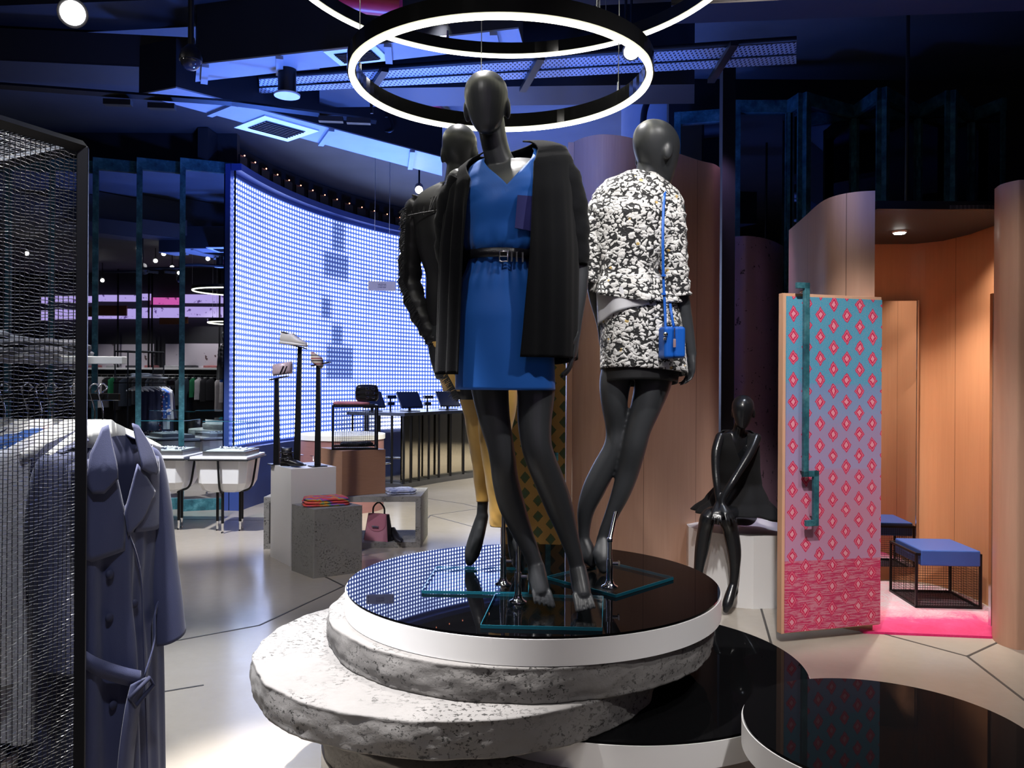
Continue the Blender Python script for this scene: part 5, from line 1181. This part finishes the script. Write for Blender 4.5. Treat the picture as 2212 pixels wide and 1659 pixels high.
b.limb([L1(1200, 350, 30, .01), L1(1225, 400, 30, .02), L1(1240, 480, 26, .03), L1(1250, 560, 21, .03), L1(1251, 620, 19, .02), L1(1245, 690, 13, .0), L1(1242, 722, 12, -.01)], 20)
hand(b, P(1242, 722, Y1-.01), (-.1, -.12, -1), (-1, .1, 0), .165, .35, .1, -1)
b.limb([L1(992, 392, 28, .01), L1(972, 450, 27, .03), L1(968, 530, 24, .05), L1(985, 600, 18, -.0), L1(1000, 660, 14, -.03)], 20)
fuse(b, .0030, 4).build('body', M['skin'], m1)
blue = NT('cobalt blue crepe'); blue.set(col=blue.mix(blue.noise(3), S(14, 86, 176), S(20, 98, 190)), rough=.55, sheen=.2, spec=.3); blue.bump(blue.noise(700), .12, .001)
def top1(a):
    if cos(a) > .0:
        s_ = sin(a)-.0; lim = .80 if s_ > 0 else .62; return 417-76*min(1, abs(s_)/lim)
    return 345
def fold1(a, y):
    f_ = .0
    if y < 560: f_ = .006*math.exp(-((y-525)/22)**2)*(1+.5*sin(9*a+1))+.004*sin(5*a+y*.02)*(y > 430)
    w_ = max(0, 1-abs(y-575)/70); f_ += .0035*w_*sin(22*a+y*.03)+.003*max(0, min(1, (y-600)/160))*sin(6*a+1.2)
    return f_
cloth('dress', blue.mat, m1, Y1, [(335, 1092, 62, .055, .03), (350, 1093, 82, .075, .02), (372, 1096, 99, .098, .015), (410, 1096, 99, .115, .0), (450, 1092, 92, .122, -.005), (500, 1085, 84, .116, 0), (535, 1083, 78, .108, 0), (556, 1082, 66, .093, 0), (576, 1083, 72, .097, 0), (620, 1085, 92, .108, 0), (690, 1088, 104, .124, 0), (780, 1090, 107, .13, 0), (842, 1091, 108, .132, 0)], top=top1, k=lambda y: .24*max(0, min(1, (560-y)/180)), fold=fold1, N=140, K=70)
pk_ = MB(); q = []
for x, y in ((1118, 421), (1156, 424), (1153, 500), (1112, 492)):
    sx = (x-1090)/96; q.append(P(x, y, Y1-.012-.124*sqrt(max(0, 1-sx*sx))))
pk_.poly(q, (0, .006, 0)).build('chest_pocket', plain('dark plum pocket cloth', S(38, 40, 110), .7), m1)
bl_ = MB(); ring = lambda r, z0, N=72: [(P(1083, 556, Y1).x+(69*Y1/F+.014+r)*sin(a*2*pi/N), Y1-(.110+r)*cos(a*2*pi/N), P(1083, 556, Y1).z+z0+.0*a) for a in range(N)]
bl_.rings([ring(0, -.014), ring(.004, -.013), ring(.005, 0), ring(.004, .013), ring(0, .014)], False)
belt = bl_.build('belt', plain('black braided leather', (.008, .008, .012), .3, 0, .5, 200, .6, 300), m1, solid=.003)
bz_ = P(1088, 555, Y1).z; yf = Y1-.108
for (x, w_) in ((1088, .026), (1105, .007), (1116, .007), (1129, .007)):
    c = P(x, 555, yf); c.y = Y1-.116*sqrt(max(.1, 1-((x-1083)/82)**2))-.004
    if w_ > .01:
        MB().tube([c+Vector((-.013, 0, -.016)), c+Vector((.013, -.001, -.016)), c+Vector((.013, -.001, .016)), c+Vector((-.013, 0, .016))], .003, 6, closed=True).tube([c+Vector((-.013, -.003, 0)), c+Vector((.012, -.004, 0))], .002, 6).build('buckle', M['chrome'], m1)
    else: MB().box(c, (w_, .006, .033), .15).build('belt_keeper', M['chrome'], m1, .001)
blk = plain('charcoal black knit', (.0055, .006, .0075), .92, 0, .15, 30, .35, 420, sheen=.05, spec=.12)
CT = [(322, 1094, 58, .05, .035), (334, 1096, 100, .075, .03), (352, 1100, 124, .10, .025), (385, 1102, 136, .125, .02), (450, 1101, 141, .142, .01), (560, 1100, 147, .15, .0), (700, 1097, 149, .155, 0), (812, 1094, 150, .158, 0)]
def rng1(s_, y):
    q = max(0, min(1, (y-350)/440)); aR = radians(22-12*q if y > 380 else 22+(380-y)*.25); aL = radians(37+4*q if y > 380 else 37+(380-y)*.35); return aR+s_*(2*pi-aL-aR)
def foldc(a, y):
    q = max(0, min(1, (y-370)/120)); left = math.exp(-((a-5.35)/.55)**2); right = math.exp(-((a-.5)/.4)**2)
    return q*(.010*left*sin(a*26)+.004*right*sin(a*24)+.004*sin(a*9))
cloth('cardigan', blk, m1, Y1, CT, rng=rng1, bot=lambda a: 774+36*max(0, min(1, (a-1.5)/3)), fold=foldc, k=lambda y: .26*max(0, min(1, (620-y)/240)), N=200, K=60, th=.005, pw=2.1)
sleeve_px('sleeve', blk, m1, Y1, [(1196, 352, 34, .01), (1220, 395, 36, .01), (1235, 460, 35, .02), (1243, 520, 29, .02), (1249, 574, 22, .02)], .0022)
sleeve_px('sleeve', blk, m1, Y1, [(1000, 392, 32, .01), (978, 440, 33, .02), (970, 500, 30, .03), (972, 560, 28, .02), (985, 610, 24, .0)], .003)
slab_px([(1039, 1349), (1300, 1355), (1302, 1287), (1071, 1281)], PZ, .012, 'base_glass', m1)
fb = G(1119, 1300, PZ+.013); stand(m1, fb, .30)
# ---- rear left mannequin (seen from behind)
Y2 = 3.22; L2 = LR_(Y2)
m2 = thing('mannequin', 'mannequin seen from behind in fringed black jacket and mustard trousers', 'mannequin', (P(1010, 1150, Y2).x, Y2, SZ))
b = MB(); head(b, P(993, 327, Y2), 112*Y2/F, 172, 4, 0)
b.limb([L2(990, 358, 25, 0), L2(984, 395, 25, 0), L2(982, 425, 34, 0)], 20)
torso(b, Y2, [(412, 984, 40, .045, 0, -.05), (426, 984, 80, .06), (450, 984, 88, .085), (520, 984, 78, .10), (600, 990, 56, .08), (680, 1000, 76, .10), (760, 1008, 82, .11), (820, 1012, 70, .10)])
b.limb([L2(905, 452, 22, 0), L2(893, 520, 21, .02), L2(890, 610, 18, .03), L2(915, 680, 15, -.0), L2(938, 730, 11, -.05)], 18)
hand(b, P(938, 730, Y2-.05), (.5, -.3, -.6), (.5, .3, 0), .14, .6)
b.limb([L2(1062, 452, 22, 0), L2(1080, 520, 20, .0), L2(1082, 610, 18, .0), L2(1070, 700, 13, -.0)], 18)
b.limb([L2(1022, 790, 34, 0), L2(1036, 880, 26, 0.01), L2(1041, 960, 20, .03), L2(1043, 1040, 14, .06), L2(1043, 1080, 12.5, .06), L2(1041, 1115, 12, .06)], 22)
b.limb([L2(1045, 780, 38, 0), L2(1062, 900, 32, -.02), L2(1076, 1000, 25, -.04), L2(1094, 1090, 17, -.05), L2(1108, 1150, 13, -.04)], 22)
def back_foot(b, ank, heel, toe, r):
    b.limb([[*ank, r], [*Vector(ank).lerp(Vector(toe), .45), r*1.25], [*Vector(ank).lerp(Vector(toe), .8), r*1.25], [*toe, r*.75]], 14, 3); b.limb([[*ank, r*.8], [*heel, r*.8], [*Vector(heel).lerp(Vector(toe), .5), r*.7], [*toe, r*.6]], 12, 3)
tt = G(1014, 1222, SZ); back_foot(b, P(1042, 1115, Y2+.06), P(1034, 1160, Y2+.04), tt+Vector((0, .02, .012)), 14*Y2/F)
tt = G(1124, 1238, SZ); back_foot(b, P(1108, 1150, Y2-.04), P(1122, 1185, Y2-.08), tt+Vector((0, .04, .012)), 14*Y2/F)
fuse(b, .006, 6).build('body', M['skin'], m2)
jk = plain('black satin crepe', (.016, .016, .018), .48, 0, .1, 5, spec=.35)
cloth('jacket', jk, m2, Y2, [(398, 984, 36, .045), (408, 984, 58, .06), (425, 983, 84, .075), (450, 982, 96, .095), (520, 984, 88, .115), (600, 992, 70, .10), (680, 1004, 80, .12), (780, 1020, 66, .135), (862, 1034, 52, .13)], fold=lambda a, y: .005*sin(5*a+y*.012)+.003*sin(11*a), k=lambda y: .0, N=100, K=40)
sleeve_px('sleeve', jk, m2, Y2, [(915, 436, 26, 0), (897, 470, 28, .0), (889, 540, 25, .02), (887, 610, 23, .03), (905, 670, 22, .0), (930, 718, 19, -.03), (944, 742, 17, -.04)], .004, freq=1.3)
sleeve_px('sleeve', jk, m2, Y2, [(1050, 436, 26, 0), (1075, 470, 28, .0), (1084, 560, 24, .0), (1076, 700, 18, .0)], .003)
fr = MB(); random.seed(5)
for k in range(420):
    s_ = random.random()
    if s_ < .35: q = s_/.35; x, y, d = 948-58*q, 420+24*q, (-.1, -.1, -1)
    else:
        q = (s_-.35)/.65; x = 878-8*sin(q*2.2)+ (62*max(0, q-.55)/.45)*1.0; y = 446+290*q; d = (-.9, -.3, -.7)
    p = P(x, y, Y2-.10+.06*q); dd = Vector(d)+Vector((random.uniform(-.4, .4), random.uniform(-.3, .3), random.uniform(-.2, .2))); dd.normalize()
    ln = random.uniform(.018, .034) if s_ > .35 else random.uniform(.035, .06); fr.tube([p, p+dd*ln*.5, p+dd*ln+Vector((0, 0, -.008))], .0011, 3, False, False)
for k in range(90):
    q = k/90; x, y = 962+34*q, 800+62*q; p = P(x, y, Y2-.12); dd = Vector((-.7, -.2, -.7+random.random()*.5)); fr.tube([p, p+dd*random.uniform(.02, .04)], .0012, 3, False, False)
fo = fr.build('fringe', plain('black thread fringe', (.03, .03, .035), .5), m2); fo['kind'] = 'stuff'
MB().tube([P(x, y, Y2-.106) for x, y in ((882, 466), (905, 461), (930, 457), (960, 452), (990, 452))], .003, 6).build('yoke_seam', jk, m2)
must = NT('mustard satin'); must.set(col=must.mix(must.noise(6, detail=4), S(224, 168, 78), S(246, 206, 122)), rough=.35, sheen=.3); must.bump(must.noise(9, detail=3), .25, .02); must = must.mat
cloth('trousers', must, m2, Y2, [(740, 1014, 88, .12), (800, 1022, 78, .12), (845, 1028, 70, .12)], N=60, K=10)
def leg_cloth(rows, nm='trouser_leg'):
    return sleeve_px(nm, must, m2, Y2, rows, .0012, 32, .003, .5)
leg_cloth([(1008, 790, 38, 0), (1028, 850, 37, 0), (1036, 920, 29, .02), (1040, 990, 22, .04), (1042, 1050, 16, .06), (1043, 1083, 14, .06)])
leg_cloth([(1050, 790, 40, -.02), (1072, 850, 44, -.03), (1070, 920, 36, -.04), (1072, 990, 30, -.05), (1078, 1060, 24, -.06), (1080, 1110, 22, -.06), (1080, 1136, 21, -.06)])
slab_px([(912, 1275), (1141, 1279), (1142, 1226), (944, 1223)], PZ, .012, 'base_glass', m2)
stand(m2, G(1087, 1262, PZ+.013), .42)
# ---- right mannequin
Y3 = 3.28; L3 = LR_(Y3)
m3 = thing('mannequin', 'mannequin seen from behind in black and white patterned jacket and mini skirt', 'mannequin', (P(1380, 1150, Y3).x, Y3, SZ))
b = MB(); head(b, P(1417, 328, Y3), 134*Y3/F, 128, 12, 0)
b.limb([L3(1404, 352, 27, 0), L3(1396, 385, 27, 0), L3(1388, 412, 38, 0)], 20)
torso(b, Y3, [(396, 1385, 40, .045, 0, -.1), (412, 1384, 76, .06, 0, -.1), (440, 1380, 84, .085, 0, -.08), (500, 1368, 76, .10), (560, 1356, 58, .085), (620, 1368, 70, .095), (690, 1384, 80, .11), (760, 1390, 84, .11), (810, 1384, 72, .10)])
b.limb([L3(1350, 760, 40, 0), L3(1330, 820, 35, 0), L3(1327, 870, 29, .0), L3(1331, 925, 23, .02), L3(1328, 965, 24, .02), L3(1303, 1015, 25.5, .03), L3(1282, 1058, 25, .04), L3(1266, 1100, 19.5, .05), L3(1262, 1140, 14, .06), L3(1262, 1170, 12, .06)], 24)
b.limb([L3(1420, 760, 42, 0), L3(1412, 820, 40, 0), L3(1398, 870, 34, -.01), L3(1380, 925, 27, -.02), L3(1370, 965, 26, -.02), L3(1357, 1015, 24.5, -.0), L3(1343, 1060, 21, .0), L3(1322, 1110, 15.5, .0), L3(1306, 1150, 13, .0), L3(1302, 1170, 13, 0)], 24)
t_ = G(1276, 1228, SZ); back_foot(b, P(1262, 1165, Y3+.06), P(1256, 1200, Y3+.04), t_+Vector((.01, .03, .012)), 13*Y3/F)
t_ = G(1306, 1240, SZ); back_foot(b, P(1303, 1165, Y3), P(1292, 1196, Y3-.04), t_+Vector((0, .04, .012)), 15*Y3/F)
b.limb([L3(1310, 440, 24, 0), L3(1292, 510, 22, 0), L3(1284, 590, 18, 0), L3(1286, 640, 15, .03), L3(1300, 700, 12, .09), L3(1304, 745, 10, .12)], 18)
b.limb([L3(1455, 450, 25, 0), L3(1462, 530, 23, .0), L3(1465, 610, 20, -.0), L3(1473, 660, 19, -.0), L3(1486, 720, 14, -.0), L3(1494, 765, 11, .0)], 20)
hand(b, P(1494, 765, Y3), (-.05, 0, -1), (-1, -.3, 0), .15, .55, .1, 1)
hand(b, P(1305, 745, Y3+.12), (.35, .1, -1), (1, 0, 0), .14, .4, .1, -1)
fuse(b, .0056, 6).build('body', M['skin'], m3)
def camo(sc=42, nm='black white cloque jacquard'):
    t = NT(nm); c = t.co(scale=(1, 1, 1.25)); dd_ = t.noise(16, c, 2); cc = t.n('ShaderNodeVectorMath', operation='ADD'); t.put(cc.inputs[0], c)
    x_ = t.n('ShaderNodeCombineXYZ'); t.put(x_.inputs[0], t.m('MULTIPLY', dd_, .035)); t.put(x_.inputs[2], t.m('MULTIPLY', dd_, .03)); t.put(cc.inputs[1], x_.outputs[0])
    v = t.voro(sc, cc.outputs[0], 'Distance', 'DISTANCE_TO_EDGE', 1); n_ = t.noise(sc*.9, c, 2, .6, .6)
    f_ = t.m('ADD', v, t.m('MULTIPLY', t.m('SUBTRACT', n_, .5), 1.1)); wht = t.m('GREATER_THAN', f_, .095)
    gold = t.m('LESS_THAN', t.voro(15, c), .13)
    col = t.mix(wht, (.012, .012, .014), (.74, .73, .72)); col = t.mix(t.m('MULTIPLY', gold, wht), col, S(206, 176, 110))
    t.set(col=col, rough=.8, sheen=.2); t.bump(t.m('MULTIPLY', f_, 1), .8, .01); return t.mat
cm_ = camo()
cloth('jacket', cm_, m3, Y3, [(376, 1392, 34, .045, 0), (388, 1390, 52, .06, 0), (402, 1386, 76, .075, 0), (425, 1381, 93, .095, 0), (470, 1374, 94, .115, 0), (530, 1364, 80, .11, 0), (585, 1352, 66, .10, 0), (625, 1360, 82, .118, 0), (655, 1372, 96, .13, 0)], bot=lambda a: 640+12*sin(a+.6)+8*cos(a), fold=lambda a, y: .004*sin(6*a+y*.03)+.008*max(0, min(1, (y-590)/50))*sin(7*a+.6), k=lambda y: -.16*max(0, min(1, (520-y)/120))-.0, N=120, K=50, th=.006)
sleeve_px('sleeve', cm_, m3, Y3, [(1316, 420, 26, 0), (1298, 452, 28, 0), (1286, 510, 26, 0), (1281, 560, 23, 0), (1280, 612, 21, 0)], .0035, freq=1.5)
sleeve_px('sleeve', cm_, m3, Y3, [(1438, 432, 28, -.02), (1448, 470, 31, -.02), (1452, 530, 30, -.02), (1457, 590, 29, -.02), (1464, 642, 28, -.02)], .004, freq=1.6)
MB().tube([P(x, y, Y3-.06+.05*abs(x-1395)/40) for x, y in ((1362, 376), (1378, 376), (1394, 380), (1410, 387), (1426, 398))], .004, 8).build('collar_trim', M['black_metal'], m3)
cloth('shirt', plain('white silk', (.62, .62, .66), .45), m3, Y3, [(600, 1356, 70, .108), (650, 1366, 76, .118), (705, 1372, 80, .124)], bot=lambda a: 668-30*sin(a)+6*sin(3*a), fold=lambda a, y: .004*sin(8*a), N=80, K=16, th=.002)
cloth('skirt', cm_, m3, Y3, [(640, 1376, 78, .11), (690, 1384, 84, .118), (750, 1388, 89, .12), (812, 1391, 92, .122)], bot=lambda a: 804-10*cos(a+.6), fold=lambda a, y: .002*sin(6*a), N=110, K=30, th=.006)
cloth('underskirt', plain('black slip cloth', (.01, .01, .012), .6), m3, Y3, [(760, 1388, 84, .112), (832, 1382, 80, .11)], bot=lambda a: 828-8*cos(a), N=80, K=10, th=.003)
sb = thing('shoulder_bag', 'small cobalt blue bag hanging from a thin strap over the patterned jacket', 'bag', P(1451, 775, Y3-.16))
bl2 = plain('cobalt blue leather', S(20, 92, 190), .4, 0, .06)
def bagbox(px0, px1, py0, py1, Yc, d, mat, nm):
    a, c = P(px0, py0, Yc), P(px1, py1, Yc); C_ = (a+c)/2
    return MB().box(C_, (abs(c.x-a.x), d, abs(a.z-c.z)), radians(12)).build(nm, mat, sb, .012, seg=4)
bagbox(1428, 1450, 706, 775, Y3-.165, .07, bl2, 'bag_gusset'); bagbox(1448, 1474, 706, 774, Y3-.16, .075, bl2, 'bag_body')
MB().tube([P(1457, 709, Y3-.202), P(1457, 730, Y3-.206)], .003, 6).build('zip', M['chrome'], sb)
MB().box(P(1457, 741, Y3-.207), (.010, .003, .032)).build('zip_pull', M['chrome'], sb)
MB().sphere(P(1438, 722, Y3-.205), .009).sphere(P(1437, 732, Y3-.206), .007).build('strap_clip', M['chrome'], sb)
def strap(pts, nm, w_=.010):
    q = [Vector(p) for p in crom([list(p) for p in pts], 6)]; wv = Vector((w_/2, 0, 0)); return MB().rings([[p-wv, p+wv] for p in q], False, True, False).build(nm, bl2, sb, solid=.003)
strap([P(1440, 405, Y3-.04), P(1435, 425, Y3-.10), P(1432, 500, Y3-.152), P(1433, 600, Y3-.162), P(1436, 660, Y3-.17), P(1438, 720, Y3-.19)], 'strap')
strap([P(1440, 405, Y3-.04), P(1446, 420, Y3+.06), P(1450, 600, Y3+.13), P(1450, 650, Y3+.05), P(1448, 660, Y3-.13), P(1455, 706, Y3-.16)], 'strap')
for y in (590, 630): MB().box(P(1433.5, y+5, Y3-.170), (.016, .008, .008)).build('strap_keeper', bl2, sb)
slab_px([(1181, 1245), (1330, 1284), (1454, 1246), (1312, 1212)], PZ, .012, 'base_glass', m3)
fb = G(1317, 1267, PZ+.013); stand(m3, fb, P(1320, 1166, fb.y).z-fb.z, None, P(1331, 1106, fb.y+.06))
# ---- seated mannequin
Y4 = 5.42; L4 = LR_(Y4)
m4 = thing('mannequin', 'glossy black mannequin sitting on the white plinth with hands on its knees', 'mannequin', (P(1600, 1100, 5.6).x, 5.7, .487))
b = MB(); head(b, P(1605, 888, Y4), 69*Y4/F, -24, 14, 0)
b.limb([L4(1602, 905, 13, .03), L4(1596, 930, 13, .05), L4(1592, 945, 18, .07)], 18)
torso(b, Y4, [(930, 1592, 20, .035, .08), (940, 1592, 38, .05, .08), (960, 1592, 44, .08, .1), (1000, 1594, 40, .09, .14), (1040, 1598, 32, .085, .2), (1075, 1602, 42, .11, .28), (1100, 1602, 46, .12, .3), (1112, 1602, 38, .11, .3)])
b.limb([L4(1556, 944, 11, .06), L4(1547, 975, 10.5, .02), L4(1546, 1015, 9, -.02), L4(1549, 1050, 8, -.06), L4(1552, 1080, 6.5, -.08), L4(1551, 1090, 6.2, -.09)], 16)
hand(b, P(1550, 1090, Y4-.09), (-.25, -.75, -.75), (.0, .5, -1), .16, .35, .2, 1)
b.limb([L4(1634, 946, 11, .06), L4(1622, 975, 10.5, .0), L4(1600, 1012, 9, -.05), L4(1580, 1045, 8, -.09), L4(1562, 1075, 6.5, -.10), L4(1560, 1090, 6.2, -.11)], 16)
hand(b, P(1560, 1090, Y4-.11), (.35, -.75, -.75), (.0, .5, -1), .16, .35, .2, -1)
b.limb([L4(1588, 1112, 25, .25), L4(1560, 1112, 23, .1), L4(1532, 1116, 18, -.03), L4(1524, 1140, 16, -.02), L4(1516, 1185, 15, .0), L4(1510, 1225, 11, .0), L4(1508, 1262, 8.5, .0)], 20)
b.limb([L4(1612, 1112, 25, .25), L4(1592, 1112, 23, .1), L4(1570, 1116, 19, -.06), L4(1578, 1145, 17, -.05), L4(1586, 1190, 15, -.05), L4(1587, 1230, 11, -.05), L4(1584, 1262, 9, -.05)], 20)
t_ = G(1566, 1312, .004); back_foot(b, P(1584, 1262, Y4-.05), P(1588, 1278, Y4+.0), Vector((P(1568, 1300, Y4-.12).x, Y4-.12, .035)), 9*Y4/F)
back_foot(b, P(1508, 1262, Y4), P(1508, 1280, Y4+.04), Vector((P(1500, 1300, Y4-.08).x, Y4-.08, .035)), 9*Y4/F)
fuse(b, .0062, 5).build('body', M['skin_black'], m4)
vb = plain('matt black velvet', (.004, .004, .005), .95, 0, .1, 6)
def topd(a): return 1006-70*min(1, abs(sin(a))/.42) if cos(a) > 0 else 930
cloth('dress', vb, m4, Y4, [(926, 1592, 26, .045, .08), (940, 1592, 43, .07, .08), (965, 1592, 48, .10, .1), (1010, 1594, 47, .11, .15), (1045, 1597, 48, .13, .2), (1080, 1592, 66, .20, .2), (1100, 1588, 88, .24, .18), (1110, 1586, 98, .27, .17), (1130, 1584, 101, .29, .16)], top=topd, bot=lambda a: (1104+26*max(0, sin(a-.3))-0*cos(a)) if abs(sin(a)) > .25 or cos(a) < 0 else 1104+26*max(0, sin(a-.3)), fold=lambda a, y: .016*max(0, min(1, (y-1040)/50))*sin(9*a), N=110, K=36, th=.006)
ms = MB()
